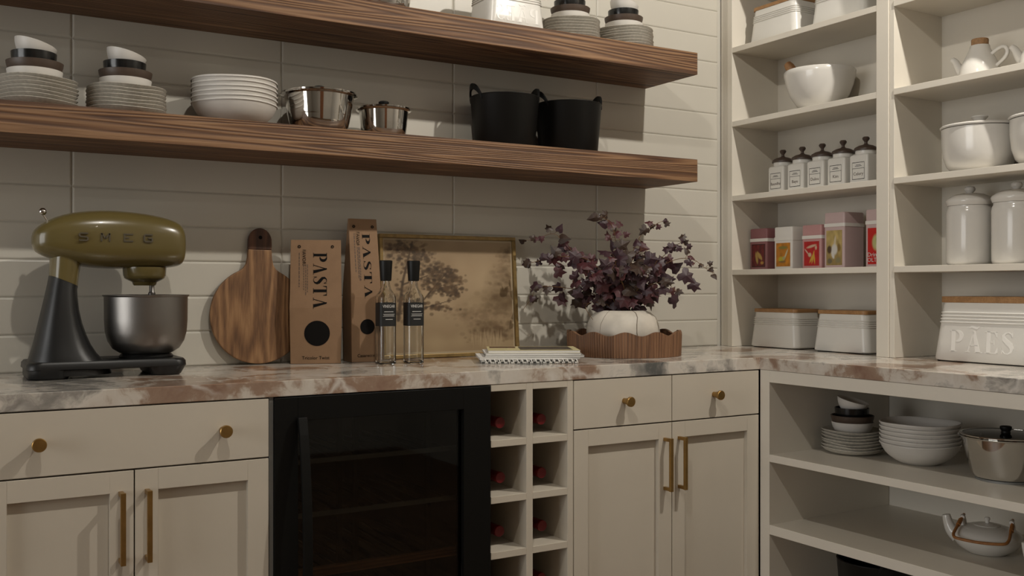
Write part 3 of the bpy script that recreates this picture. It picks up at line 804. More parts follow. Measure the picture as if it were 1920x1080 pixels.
def art5(u, v):
    c = mottled(u, v, srgb(214, 26, 18), .06)
    c = blend(c, ell(u, v, .5, .6, .24, .22), srgb(206, 206, 140)); c = blend(c, ell(u, v, .66, .68, .16, .13), srgb(60, 56, 30)); return blend(c, ell(u, v, .62, .5, .16, .1), srgb(226, 220, 170))
for _n in ('art1', 'art2', 'art3', 'art4', 'art5'):
    globals()[_n] = (lambda f: (lambda u, v: f(u, v)*.72))(globals()[_n])
def tin(y, h, body, art, label, w=.094, d=.098, lidh=.05, words=None):
    t = thing('storage_tin', label, 'tin', (2.762+d/2, y, 1.1942), Q, group='printed storage tins')
    hb = h-lidh
    MB().loft([[Vector((u, v, z)) for u, v in rrect(w-.004, d-.004, .005, 3)] for z in (0, hb)]).build('body', body, t, smooth=35)
    MB().loft([[Vector((u, v, z)) for u, v in rrect(w, d, .006, 3)] for z in (hb, hb+.012)]).build('lid_band', M['tinwhite'], t, smooth=35)
    MB().loft([[Vector((u, v, z)) for u, v in rrect(w-i, d-i, .006, 3)] for z, i in ((hb+.012, .004), (h-.003, .004), (h, .008))]).build('lid', body, t, smooth=35)
    p = picture('printed_label', w*.74, (hb-.012)*.92, 34, 44, art, t, loc=(0, -d/2+.002, .010))
    if words:
        for s, z in words: fonttext(s, .020, M['whiteink'], t, (-.012, -d/2+.0008, z), (pi/2, 0, 0))
tin(2.788, .157, M['rose'], art1, 'small dark rose tin with deep red label, first on the shelf')
tin(2.661, .157, M['tinwhite'], art2, 'small white tin with orange label')
tin(2.524, .157, M['pink'], art3, 'small pink tin with bright red label')
tin(2.421, .195, M['palepink'], art4, 'tall pale pink tin with a white bird on its label', d=.105)
tin(2.242, .195, M['palepink'], art5, 'tall pale tin with bright red label, half hidden by the post', d=.105, words=[('Drink', .036), ('OLTE', .018)])

# ------------------------------------------------------------------ cork-stoppered teapots
def cork_teapot(y, label):
    t = thing('teapot', label, 'teapot', (2.800, y, 1.7620), Q, group='white cork-stoppered teapots')
    MB().lathe([(0, 0), (.056, 0), (.060, .004), (.061, .016), (.056, .038), (.047, .060), (.036, .082), (.0295, .096), (.0285, .104), (.0275, .1055), (.024, .104), (.024, .09), (0, .085)], 48).build('body', M['ceramic'], t, smooth=50)
    MB().lathe([(0, .092), (.0235, .092), (.0245, .106), (.0250, .123), (.0235, .1255), (0, .126)], 32).build('cork_stopper', M['cork'], t, smooth=40)
    MB().tube(smooth_path([(-.044, 0, .022), (-.062, 0, .036), (-.074, 0, .054), (-.084, 0, .071), (-.094, 0, .080)], 16), smooth_rad([.019, .016, .0125, .010, .0085], 16), 14).build('spout', M['ceramic'], t, smooth=60)
    hp = [(.040, 0, .074), (.056, 0, .083), (.074, 0, .088), (.086, 0, .082), (.090, 0, .068), (.082, 0, .054), (.066, 0, .042), (.052, 0, .034)]
    MB().tube(smooth_path(hp), .0058, 12).build('handle', M['ceramic'], t, smooth=60)
cork_teapot(1.887, 'white teapot with a cork stopper on the right-hand shelving')
cork_teapot(1.690, 'white cork-stoppered teapot cut off by the right edge')

# ------------------------------------------------------------------ casseroles and canisters
def casserole(y, label):
    t = thing('casserole', label, 'casserole', (2.800, y, 1.4772), group='white lidded casseroles')
    MB().lathe([(0, .003), (.066, 0), (.078, .004), (.094, .020), (.104, .050), (.1085, .090), (.109, .134), (.106, .136), (.103, .134), (.103, .06), (.07, .014), (0, .012)], 64).build('pot', M['ceramic'], t, smooth=50)
    ld = MB().lathe([(.1035, .1365), (.112, .1370), (.1135, .141), (.110, .145), (.08, .149), (.04, .151), (0, .152), (0, .147), (.1, .141)], 64).build('lid', M['ceramic'], t, smooth=50)
    MB().lathe([(0, .150), (.015, .151), (.014, .157), (.018, .164), (.0245, .171), (.0235, .174), (0, .172)], 32).build('lid_knob', M['ceramic'], ld, smooth=50)
casserole(1.888, 'round white lidded casserole on the right-hand shelving')
casserole(1.662, 'round white lidded casserole cut off by the right edge')
def canister(y, label):
    t = thing('canister', label, 'canister', (2.800, y, 1.1942), group='white ceramic canisters')
    MB().lathe([(0, .003), (.058, 0), (.066, .004), (.0685, .012), (.0685, .160), (.0665, .172), (.063, .178), (.0635, .183), (.060, .184), (.060, .03), (0, .02)], 56).build('jar', M['ceramic'], t, smooth=50)
    ld = MB().lathe([(.060, .1835), (.0655, .184), (.0690, .193), (.0700, .199), (.0680, .203), (.058, .211), (.042, .219), (.022, .223), (0, .224), (0, .216), (.05, .19)], 56).build('lid', M['ceramic'], t, smooth=50)
    MB().lathe([(0, .222), (.010, .222), (.0105, .226), (.0155, .231), (.0165, .237), (.013, .243), (0, .2455)], 32).build('lid_knob', M['ceramic'], ld, smooth=50)
canister(1.921, 'tall white ceramic canister nearest the centre post')
canister(1.768, 'tall white ceramic canister at the right edge')

# ------------------------------------------------------------------ low teapots with cane handles
def cane_teapot(x, y, rz, label):
    t = thing('teapot', label, 'teapot', (x, y, .3682), rz, group='low white teapots with cane handles')
    MB().lathe([(0, .004), (.050, 0), (.056, .003), (.078, .018), (.090, .034), (.094, .046), (.090, .056), (.076, .067), (.050, .076), (.020, .080), (0, .081)], 56).build('body', M['ceramic'], t, smooth=60)
    MB().lathe([(0, .079), (.034, .0775), (.036, .080), (.02, .0835), (.006, .085), (.0055, .090), (.0085, .096), (.006, .100), (0, .101)], 32).build('lid', M['ceramic'], t, smooth=50)
    MB().tube(smooth_path([(-.078, 0, .036), (-.094, 0, .050), (-.104, 0, .070), (-.110, 0, .094)], 16), smooth_rad([.022, .018, .014, .011], 16), 14).build('spout', M['ceramic'], t, smooth=60)
    for sg in (-1, 1):
        MB().tube([(sg*.064, .004, .066), (sg*.064, .004, .084), (sg*.064, -.004, .096), (sg*.064, -.012, .094)], [.0095, .008, .007, .006], 12).build('lug', M['ceramic'], t, smooth=60)
    # cane loop folded down towards the viewer
    hp = [(-.064, .012, .098), (-.066, -.012, .090), (-.068, -.030, .082), (-.072, -.066, .068), (-.072, -.092, .058), (-.058, -.106, .053), (0, -.110, .050), (.056, -.106, .053), (.068, -.092, .059), (.069, -.064, .070), (.066, -.030, .084), (.066, -.012, .090), (.064, .012, .098)]
    hd = MB().tube(smooth_path(hp, 48), .0042, 10).build('handle', M['cane'], t, smooth=60)
    for sg in (-1, 1):
        MB().tube([(sg*.0672, -.018, .0875), (sg*.069, -.044, .0775)], .0062, 10).build('cane_wrap', M['cane'], hd, smooth=60)
cane_teapot(2.628, 1.748, -pi/2+.42, 'low white teapot with folded cane handle in the open cabinet')
cane_teapot(2.525, 1.440, -pi/2+.42, 'low white teapot cut off by the right edge in the open cabinet')

# ------------------------------------------------------------------ stand mixer
mx = thing('stand_mixer', 'olive green and black stand mixer with steel bowl', 'stand mixer', (0, 2.742, ZC+.0005))
zz = lambda z: z-ZC
st = [  # x, ztop, zbot, half width
 (.2440, 1.246, 1.236, .012), (.2462, 1.263, 1.224, .030), (.2530, 1.273, 1.213, .046), (.2680, 1.286, 1.204, .060), (.2950, 1.302, 1.194, .070), (.3300, 1.3140, 1.183, .076),
 (.3770, 1.3210, 1.1745, .080), (.4200, 1.3232, 1.1732, .081), (.4600, 1.3222, 1.1730, .081), (.5100, 1.3180, 1.1735, .079), (.5500, 1.3115, 1.1745, .075), (.5780, 1.3040, 1.178, .069),
 (.5950, 1.2965, 1.181, .064), (.6050, 1.2860, 1.187, .055), (.6095, 1.2740, 1.197, .044), (.6115, 1.260, 1.210, .030), (.6118, 1.246, 1.224, .010)]
rings = []
for x, a, b, w in st:
    c = (a+b)/2; h = (a-b)/2; ring = []
    for i in range(36):
        th = 2*pi*i/36; cx, sx = cos(th), sin(th); p = 2/2.9
        wy = math.copysign(abs(cx)**p, cx)*w; hz = math.copysign(abs(sx)**p, sx)*h
        ring.append(Vector((x, wy*(1-.06*max(0, -sx)), zz(c+hz))))
    rings.append(ring)
hd = MB().loft(rings).build('head', M['olive'], mx, smooth=70)
sm = hd.modifiers.new('sub', 'SUBSURF'); sm.levels = 1; sm.render_levels = 1
MB().lathe([(0, 0), (.0265, 0), (.029, .003), (.031, .009), (.046, .0165), (.0505, .020), (.0515, .024), (.0530, .026), (.0545, .048), (0, .05)], 40).build('planetary_hub', M['olive'], mx, smooth=40, loc=(.513, 0, zz(1.130)))
MB().lathe([(0, 0), (.0085, 0), (.0095, .012), (.0065, .016), (.0065, .036), (0, .036)], 20).build('shaft', M['brushed'], mx, smooth=40, loc=(.531, 0, zz(1.098)))
# whisk hidden in the bowl
w = MB()
for k in range(5):
    a = pi*k/5; w.tube([(.004*cos(a), .004*sin(a), .10), (.026*cos(a), .026*sin(a), .05), (.024*cos(a), .024*sin(a), .018), (0, 0, .004), (-.024*cos(a), -.024*sin(a), .018), (-.026*cos(a), -.026*sin(a), .05), (-.004*cos(a), -.004*sin(a), .10)], .0012, 6)
w.build('whisk', M['brushed'], mx, smooth=60, loc=(.531, 0, zz(1.0)))
# neck (olive) and column (black)
def sect(z, x0, x1, y, n=28, p=2/2.6):
    c, h = (x0+x1)/2, (x1-x0)/2; out = []
    for i in range(n):
        th = 2*pi*i/n
        out.append(Vector((c+math.copysign(abs(cos(th))**p, cos(th))*h, math.copysign(abs(sin(th))**p, sin(th))*y, z)))
    return out
def cut(z, x0, x1, y, slope=0.0, **k):
    r = sect(z, x0, x1, y, **k)
    for v in r: v.z += slope*(v.x-(x0+x1)/2)
    return r
MB().loft([cut(zz(1.141), .2845, .3490, .052, -.42), cut(zz(1.165), .2850, .3520, .053, -.3), cut(zz(1.205), .2858, .3600, .055)]).build('neck', M['olive'], mx, smooth=60)
col = [(.907, .2290, .4300, .094), (.930, .2320, .4220, .093), (.945, .2365, .4050, .090), (.960, .2410, .3920, .086), (.980, .2465, .3795, .081), (1.005, .2525, .3690, .076), (1.035, .2590, .3590, .071), (1.068, .2665, .3520, .066), (1.100, .2735, .3485, .061)]
cr = [sect(zz(z), a, b, y) for z, a, b, y in col] + [cut(zz(1.127), .2805, .3478, .056, -.2), cut(zz(1.1405), .2838, .3496, .0535, -.42)]
MB().loft(cr).build('column', M['mixblack'], mx, smooth=60)
# base: long foot plate with two feet pads
b = MB()
b.loft([[Vector((u+.414, v, z)) for u, v in rrect(w_, d_, .03, 6)] for z, w_, d_ in ((.022, .372, .190), (.024, .378, .196), (.036, .376, .196), (.042, .366, .188))])
b.build('base_plate', M['mixblack'], mx, smooth=50)
MB().loft([[Vector((u+.276, v, z)) for u, v in rrect(w_, d_, .034, 6)] for z, w_, d_ in ((0, .088, .186), (.004, .094, .194), (.025, .094, .196))]).build('foot', M['mixblack'], mx, smooth=50)
MB().loft([[Vector((u+.553, v, z)) for u, v in rrect(w_, d_, .026, 6)] for z, w_, d_ in ((0, .070, .176), (.004, .076, .186), (.025, .098, .196))]).build('foot', M['mixblack'], mx, smooth=50)
MB().lathe([(0, .040), (.066, .040), (.068, .046), (.062, .0525), (0, .0525)], 48).build('bowl_plate', M['mixblack'], mx, smooth=40, loc=(.517, 0, 0))
bw = MB().lathe([(0, .053), (.055, .053), (.066, .055), (.083, .066), (.095, .085), (.1015, .110), (.1035, .140), (.1040, .200), (.1075, .203), (.1080, .2055), (.1050, .2060), (.1020, .202), (.1015, .14), (.094, .09), (.066, .06), (0, .057)], 64).build('mixing_bowl', M['brushed'], mx, smooth=45, loc=(.517, 0, 0))
kb = MB().lathe([(0, -.0095), (.0055, -.008), (.0092, -.003), (.0092, .003), (.0055, .008), (0, .0095)], 24).build('release_lever', M['chrome'], mx, smooth=70, loc=(.2690, -.004, zz(1.3145)))
MB().tube([(0, 0, -.006), (.009, .002, -.021)], .003, 8).build('lever_stem', M['chrome'], kb, smooth=60)
for ch, x in zip('SMEG', (.3425, .3935, .4475, .4955)):
    P, _ = sans(ch)
    MB().polys(P, lambda u, v, q: (x+u*.0225, -.0790-q, zz(1.2405)+v*.0205), .0032).build('badge_letter', M['badge'], mx)

# ------------------------------------------------------------------ round chopping board leaning on the tiles
cb = thing('chopping_board', 'round wooden chopping board with dark handle tip leaning on the tiles', 'chopping board', (.857, 2.8880, ZC+.0008))
out = []; r = .142
for i in range(49):
    a = R(66) - (2*pi-R(48))*i/48 if False else None
hw = .035
def board_outline():
    pts = []
    a0 = math.asin(.060/r)
    for i in range(61):
        a = pi/2 - a0 - (2*pi-2*a0)*i/60
        pts.append((r*cos(a), r+r*sin(a)))
    zt = r+r*cos(a0)
    # left shoulder up the handle, round tip and down to the right shoulder
    pts += [(-.049, zt+.008), (-.041, zt+.020), (-.0365, zt+.040), (-.0352, .352)]
    for i in range(1, 16):
        a = pi-pi*i/16; pts.append((.0352*cos(a), .358+.0352*sin(a)*1.15))
    pts += [(.0352, .352), (.0365, zt+.040), (.041, zt+.020), (.049, zt+.008)]
    return pts
O = board_outline(); zcut = .335
lo_ = [(x, z) for x, z in O if z <= zcut]; hi_ = [(x, z) for x, z in O if z >= zcut]
# order: outline runs right shoulder -> round -> left -> tip -> right
i0 = [i for i, p in enumerate(O) if p[1] > zcut]
hi_ = [(-.0353, zcut)] + [O[i] for i in i0] + [(.0353, zcut)]
lo_ = [p for p in O if p[1] <= zcut]
k = max(range(len(lo_)), key=lambda i: (lo_[i][0] < -.03 and lo_[i][1] > .2, lo_[i][1]))
lo_ = lo_[:k+1] + [(-.0353, zcut), (.0353, zcut)] + lo_[k+1:]
lean = Matrix.Rotation(R(1.5), 4, 'Y') @ Matrix.Rotation(R(-2.0), 4, 'X')
for nm, P, mt in (('board', lo_, M['board']), ('handle_tip', hi_, M['boarddark'])):
    mb = MB(); n = len(P)
    vs = [(x, -.006, z) for x, z in P] + [(x, .006, z) for x, z in P]
    mb.add(vs, [tuple(range(n)), tuple(range(2*n-1, n-1, -1))] + [(i, n+i, n+(i+1) % n, (i+1) % n) for i in range(n)])
    o = mb.build(nm, mt, cb, bevel=.0025)
    o.matrix_local = Matrix.Translation((0, 0, .0012)) @ lean
hole = MB().tube([(0, -.0058, .372), (0, -.0066, .372)], .0055, 16).build('hanging_hole', M['ink'], cb); hole.matrix_local = lean

# ------------------------------------------------------------------ pasta packets
def packet(x, y, rz, w, d, h, label, small, foot, hx, lean_=0.0):
    t = thing('pasta_packet', label, 'packet', (x, y, ZC+.0006), rz, group='kraft pasta packets')
    # local: front at y=-d/2 ; the upper part folds to a thin seam near the back
    ys = -d/2; yt = -d/2+d*.42; zf = h*.60; b = .003
    F = [(-w/2, ys, 0), (w/2, ys, 0), (w/2+b, ys-.002, zf*.75), (w/2+b*.6, ys+.004, zf), (w/2, yt, h), (-w/2, yt, h), (-w/2-b*.6, ys+.004, zf), (-w/2-b, ys-.002, zf*.75)]
    B = [(-w/2, d/2, 0), (w/2, d/2, 0), (w/2+b, d/2, zf*.75), (w/2+b*.6, d/2-.004, zf), (w/2, yt+.006, h), (-w/2, yt+.006, h), (-w/2-b*.6, d/2-.004, zf), (-w/2-b, d/2, zf*.75)]
    mb = MB(); mb.add(F+B, [(0, 1, 2, 7), (7, 2, 3, 6), (6, 3, 4, 5), (8, 15, 10, 9), (15, 14, 11, 10), (14, 13, 12, 11), (4, 12, 13, 5), (0, 8, 9, 1)])
    mb.add(F+B, [(1, 9, 10, 2), (2, 10, 11, 3), (3, 11, 12, 4), (0, 7, 15, 8), (7, 6, 14, 15), (6, 5, 13, 14)])
    mb.build('carton', M['kraft'], t, bevel=.001)
    def surf(zv):   # y of the front face at height zv
        if zv < zf*.75: return ys-.002*zv/(zf*.75)
        if zv < zf: return ys-.002+.006*(zv-zf*.75)/(zf*.25)
        return ys+.004+(yt-ys-.004)*(zv-zf)/(h-zf)
    fr = lambda u, v, q: (u, surf(v)-q-.0003, v)
    # PASTA reads downwards
    P, tw = word('PASTA', serif, .10, bar=False)
    L = h*.455; sc = L/tw; z1 = h*.895; xs = w*(-.05)
    cap = w*.27
    MB().polys([[(xs+v*cap, z1-u*sc) for u, v in p] for p in P], fr, .0004).build('lettering', M['ink'], t)
    n = 40
    MB().polys([[(hx+w*.255*cos(2*pi*i/n), h*.245+w*.255*sin(2*pi*i/n)) for i in range(n)]], fr, .0005).build('window', M['ink'], t)
    for sx in (-1, 1):
        e = MB().lathe([(.0022, 0), (.0045, 0), (.0045, .0012), (.0022, .0012)], 18, axis='y').build('eyelet', M['ink'], t, loc=(sx*w*.33, surf(h*.945)-.0002, h*.945))
    ln = []
    for k, (xx, za, zb, wd) in enumerate(((-.33*w, .895, .62, .0011), (-.24*w, .80, .60, .0009), (-.20*w, .80, .58, .0009), (-.165*w, .80, .57, .0009))):
        z = h*za
        while z > h*zb:
            l = random.uniform(.004, .011); ln.append(rc(xx-wd, z-l, xx+wd, z)); z -= l+.0025
    MB().polys(ln, fr, .0003).build('small_print', M['greyink'], t)
    o = fonttext(small, .014, M['ink'], t, (-.265*w, surf(h*.83)-.001, h*.835), (pi/2, pi/2, 0))
    o.rotation_euler = (Matrix.Rotation(pi/2, 3, 'Y') @ Matrix.Rotation(pi/2, 3, 'X')).to_euler()
    fonttext(foot, .0135, M['ink'], t, (0, surf(h*.035)-.0006, h*.035), (pi/2, 0, 0), 'foot_lettering')
    return t
packet(1.016, 2.836, R(-22.0), .146, .035, .366, 'flat kraft pasta packet beside the chopping board', 'FAVORITE', 'Tricolor Twist', .004)
packet(1.165, 2.845, R(-2),   .090, .074, .434, 'taller kraft pasta packet behind the vinegar bottles', 'FAVORITE', 'Casarecce', .004)

# ------------------------------------------------------------------ vinegar bottles
def bottle(x, y, rz, label):
    t = thing('vinegar_bottle', label, 'bottle', (x, y, ZC+.0006), rz, group='square vinegar bottles')
    def sq(w, z, r): return [Vector((u, v, z)) for u, v in rrect(w, w, r, 5)]
    W_ = .051
    prof = [(W_-.006, 0, .010), (W_, .003, .010), (W_, .195, .010), (W_-.003, .203, .013), (.036, .217, .0175), (.026, .228, .0125), (.0235, .245, .0115), (.0235, .262, .0115)]
    inn = [(.0175, .262, .0085), (.0175, .243, .0085), (.021, .228, .0100), (.030, .216, .0145), (W_-.010, .202, .012), (W_-.008, .193, .009), (W_-.008, .010, .009), (W_-.014, .007, .010)]
    MB().loft([sq(a, z, r) for a, z, r in prof+inn]).build('glass', M['glass'], t, smooth=40)
    MB().lathe([(0, .244), (.0155, .244), (.0165, .247), (.0195, .298), (.0195, .303), (.017, .3045), (0, .3045)], 32).build('cap', M['blackplastic'], t, smooth=35)
    lw = W_+.0008
    o_ = rrect(lw, lw, .0105, 5); za, zb = .112, .180
    lb = MB(); n = len(o_)
    o2 = rrect(lw-.0005, lw-.0005, .0103, 5)
    vs = [(u, v, za) for u, v in o_]+[(u, v, zb) for u, v in o_]+[(u, v, za) for u, v in o2]+[(u, v, zb) for u, v in o2]
    fs = []
    for i in range(n):
        j = (i+1) % n; fs += [(i, j, n+j, n+i), (2*n+i, 3*n+i, 3*n+j, 2*n+j), (n+i, n+j, 3*n+j, 3*n+i), (i, 2*n+i, 2*n+j, j)]
    lo_ = lb.add(vs, fs).build('label', M['label'], t, smooth=40)
    fonttext('VINEGAR', .0098, M['whiteink'], lo_, (0, -lw/2-.0003, .166), (pi/2, 0, 0)).scale = (.92, 1.25, 1)
    P = [rc(-.014, .1535, .014, .1550), rc(-.017, .1465, .018, .1474), rc(-.015, .1435, .016, .1443), rc(-.018, .1405, .017, .1413), rc(-.010, .1310, .012, .1325)]
    MB().polys(P, lambda u, v, q: (u, -lw/2-q, v), .0004).build('small_print', M['whiteink'], lo_)
bottle(1.181, 2.700, R(-4), 'square vinegar bottle with black cap in front of the taller packet')
bottle(1.266, 2.690, R(-4), 'square vinegar bottle with black cap in front of the painting')

# ------------------------------------------------------------------ framed landscape
fr_ = thing('framed_painting', 'sepia landscape painting in a thin gilt frame leaning on the tiles', 'picture', (1.492, 2.872, ZC+.0006))
fr_.rotation_euler = (R(-4.2), 0, 0)
fw, fh, fb = .498, .395, .012
for nm, a in (('frame_bar', (-fw/2, fw/2, -.009, .009, 0, fb)), ('frame_bar', (-fw/2, fw/2, -.009, .009, fh-fb, fh)), ('frame_bar', (-fw/2, -fw/2+fb, -.009, .009, fb, fh-fb)), ('frame_bar', (fw/2-fb, fw/2, -.009, .009, fb, fh-fb))):
    MB().box(*a).build(nm, M['gilt'], fr_, bevel=.0015)
MB().box(-fw/2+fb, fw/2-fb, .0, .007, fb, fh-fb).build('backing', M['paper'], fr_)
def landscape(u, v):
    rs2 = np.random.RandomState(11)
    n = np.zeros_like(u)
    for i in range(40):
        f = rs2.uniform(4, 38); a = rs2.uniform(0, 6.3); n += np.sin(f*(u*cos(a)*1.25+v*sin(a))+rs2.uniform(0, 6.3))/(f**.5)
    n /= 2.2
    sky = np.array(srgb(184, 156, 116)); c = np.ones(u.shape+(3,))*sky
    c = blend(c, np.clip(.25+.35*n, 0, .5), srgb(200, 178, 138))
    c = blend(c, np.clip((v-.75)*2.2, 0, .55), srgb(150, 128, 92))
    # hazy far woods and water
    c = blend(c, np.clip(1-abs(v-.42-.05*n)/.13, 0, 1)*np.clip((u-.45)*2.2, 0, 1)*.75, srgb(132, 108, 66))
    c = blend(c, np.clip(1-((u-.93)/.16)**2-((v-.55)/.3)**2+.4*n, 0, 1)*.3, srgb(112, 88, 50))
    c = blend(c, np.clip((.36-v)*6+.5*n, 0, 1)*.5, srgb(146, 122, 82))
    c = blend(c, np.clip(1-abs(v-.10)/.1+.3*n, 0, 1)*.45, srgb(188, 166, 122))
    c = blend(c, np.clip(1-((u-.82)/.2)**2-((v-.17)/.1)**2+.5*n, 0, 1)*.3, srgb(104, 82, 48))
    # trunk and boughs of the tree at the left
    dark = srgb(76, 54, 30)
    def line(c, p0, p1, w0, w1, s=.9):
        d = np.array(p1)-np.array(p0); L2 = d@d
        tt = np.clip(((u-p0[0])*d[0]+(v-p0[1])*d[1])/L2, 0, 1)
        dist = np.hypot((u-p0[0]-tt*d[0])*1.26, v-p0[1]-tt*d[1])
        return blend(c, np.clip(1.6-dist/(w0+(w1-w0)*tt), 0, 1)*s, dark)
    for p0, p1, w0, w1 in (((.10, .30), (.14, .62), .016, .011), ((.14, .62), (.22, .97), .011, .006), ((.14, .60), (.33, .68), .007, .004), ((.33, .52), (.47, .70), .007, .003), ((.24, .40), (.36, .56), .008, .006), ((.36, .56), (.56, .60), .005, .002), ((.30, .40), (.52, .47), .005, .002)):
        c = line(c, p0, p1, w0, w1)
    for cx, cy, rx, ry, k in ((.14, .90, .13, .10, 120), (.27, .86, .09, .07, 70), (.20, .75, .08, .06, 40), (.40, .72, .11, .08, 110), (.50, .66, .10, .07, 90), (.44, .56, .11, .06, 90), (.36, .62, .08, .06, 60), (.54, .52, .06, .05, 30), (.10, .45, .10, .14, 80), (.42, .40, .10, .03, 40), (.22, .42, .1, .1, 60)):
        for i in range(k):
            x = rs2.normal(cx, rx*.55); y = rs2.normal(cy, ry*.55); s = rs2.uniform(.008, .020)
            q = np.clip(1.4-((u-x)/s)**2-((v-y)/(s*.9))**2, 0, 1)*rs2.uniform(.35, .85)
            c = blend(c, q, (srgb(92, 68, 38), srgb(112, 84, 48), srgb(72, 52, 28))[i % 3])
    for cx, cy, rx, ry, k, al in ((.93, .62, .07, .20, 130, .28), (.88, .42, .12, .12, 120, .25), (.82, .19, .16, .08, 150, .40), (.70, .30, .14, .07, 90, .18), (.95, .86, .05, .08, 40, .3), (.60, .36, .16, .05, 70, .15)):
        for i in range(k):
            x = rs2.normal(cx, rx*.6); y = rs2.normal(cy, ry*.6); s = rs2.uniform(.012, .03)
            q = np.clip(1.3-((u-x)/s)**2-((v-y)/(s*.8))**2, 0, 1)*rs2.uniform(.4, 1)*al
            c = blend(c, q, (srgb(104, 78, 44), srgb(122, 94, 56))[i % 2])
    for i in range(26):   # pale reeds in the foreground
        x = rs2.uniform(.62, .9); c = blend(c, np.clip(1.3-(abs(u-x-.04*(v-.1)*rs2.uniform(-3, 3))/.005), 0, 1)*np.clip(1-abs(v-.12)/rs2.uniform(.05, .11), 0, 1)*.55, srgb(206, 182, 138))
    e = ((u < .012) | (u > .988) | (v < .015) | (v > .985)).astype(float)
    c = blend(c, e*.6, srgb(206, 192, 160))
    c = np.clip(c*(1+.06*n[..., None]), 0, 1); g = c.mean(-1, keepdims=True)
    return (c*.85+g*.15*np.array([1.05, 1.0, .92]))*.70*np.array([1.03, .98, .95])
picture('canvas', fw-2*fb, fh-2*fb, 190, 150, landscape, fr_, loc=(0, 0, fb))

# ------------------------------------------------------------------ magazines and notebook
ang = R(-27)
mgx, mgy = 1.606, 2.592
def mag(name, label, cat, L, D, h, z, dx, dy, rz, cover, extra=None):
    t = thing(name, label, cat, (mgx+dx, mgy+dy, ZC+.0006+z), ang+rz, group='magazines stacked on the worktop')
    MB().box(-L/2+.001, L/2-.001, -D/2+.001, D/2, .0006, h-.0006).build('pages', M['paper'], t)
    MB().box(-L/2, L/2, -D/2, D/2, h-.0006, h).build('front_cover', cover, t)
    MB().box(-L/2, L/2, -D/2, D/2, 0, .0006).build('back_cover', cover, t)
    return t
nb = mag('notebook', 'spiral-bound notebook at the bottom of the magazine stack', 'notebook', .288, .200, .012, 0, -.006, -.004, 0, M['greyprint'])
sp = MB()
for i in range(21):
    x = -.135+i*.0135; pts = [(x+.001*k, -.100+.0075*cos(a), .0062+.0058*sin(a)) for k, a in [(q, 2*pi*q/10) for q in range(10)]]
    sp.tube(pts, .0016, 6, closed=True)
sp.build('spiral_binding', M['paper'], nb, smooth=60)
ck = []
for i in range(30):
    for j in range(2):
        if (i+j) % 2 == 0: ck.append(rc(-.1425+i*.0095, .0008+j*.0052, -.1425+(i+1)*.0095, .0008+(j+1)*.0052))
MB().polys(ck, lambda u, v, q: (u, -.0992-q, v), .0004).build('checked_edge', M['check'], nb)
mag('magazine', 'white magazine lying directly on the notebook', 'magazine', .300, .205, .006, .0122, -.006, .002, R(2), M['paper'])
mag('magazine', 'white magazine shifted right, second below the cream one', 'magazine', .296, .205, .005, .0184, .016, -.002, R(-2), M['greyprint'])
mag('magazine', 'white magazine just under the cream one', 'magazine', .285, .200, .006, .0236, .012, .008, R(1), M['paper'])
tp = mag('magazine', 'cream magazine with dark cover photo on top of the stack', 'magazine', .276, .205, .008, .0298, .020, .010, R(-1), M['cream'])
MB().box(-.040, .118, -.075, .085, .0080, .0084).build('cover_photo', M['darkprint'], tp)
MB().box(-.13, -.05, .02, .085, .0080, .0084).build('cover_patch', M['boarddark'], tp)

# ------------------------------------------------------------------ fluted tray, stone vase, ivy
VX, VY = 2.036, 2.676
t = thing('tray', 'round fluted wooden tray with scalloped rim under the vase', 'tray', (VX, VY, ZC+.0006))
RT = .190; nr = 132; seg = nr*4
def topz(a): return .0760 + .0065*sin(11*a+.6)
def fl(a): return RT - .0022*(1-abs(cos(a*nr/2)))
out_b = [Vector((fl(2*pi*i/seg)*cos(2*pi*i/seg), fl(2*pi*i/seg)*sin(2*pi*i/seg), .0)) for i in range(seg)]
out_t = [Vector((fl(2*pi*i/seg)*1.012*cos(2*pi*i/seg), fl(2*pi*i/seg)*1.012*sin(2*pi*i/seg), topz(2*pi*i/seg))) for i in range(seg)]
in_t = [Vector(((RT-.010)*1.012*cos(2*pi*i/seg), (RT-.010)*1.012*sin(2*pi*i/seg), topz(2*pi*i/seg))) for i in range(seg)]
in_b = [Vector(((RT-.010)*cos(2*pi*i/seg), (RT-.010)*sin(2*pi*i/seg), .010)) for i in range(seg)]
mb = MB(); n = seg
mb.add(out_b+out_t+in_t+in_b, [(k*n+i, k*n+(i+1) % n, (k+1)*n+(i+1) % n, (k+1)*n+i) for k in range(3) for i in range(n)])
mb.build('fluted_rim', M['traywood'], t, smooth=50)
MB().lathe([(0, 0), (RT-.004, 0), (RT-.0095, .010), (0, .010)], 96).build('tray_floor', M['traywood'], t)

v = thing('vase', 'squat cream stone vase with a crack standing in the tray', 'vase', (VX-.006, VY-.002, ZC+.0112))
def vfn(r, z, a):
    q = 1 + .012*abs(sin(2.5*a+.4)); 
    return r*q, z
vp = [(0, .003), (.070, 0), (.090, .006), (.108, .022), (.118, .044), (.1215, .068), (.1180, .094), (.108, .116), (.092, .131), (.076, .1375), (.070, .138), (.067, .135), (.080, .124), (.100, .10), (.108, .068), (.095, .03), (.06, .015), (0, .012)]
MB().lathe(vp, 96, fn=vfn).build('body', M['stone'], v, smooth=60)
def crack(a0, wob):
    pts = []
    for i, (r, z) in enumerate([(.073, .1385), (.092, .1315), (.108, .1165), (.1182, .0945), (.1217, .068), (.1182, .044), (.1085, .022)]):
        a = a0+wob*sin(i*1.3); q = 1+.012*abs(sin(2.5*a+.4)); pts.append((r*q*cos(a), r*q*sin(a), z))
    return pts
aview = math.atan2(-VY, -VX)
MB().tube(crack(aview+.42, .05), .0011, 5).build('crack', M['crack'], v)
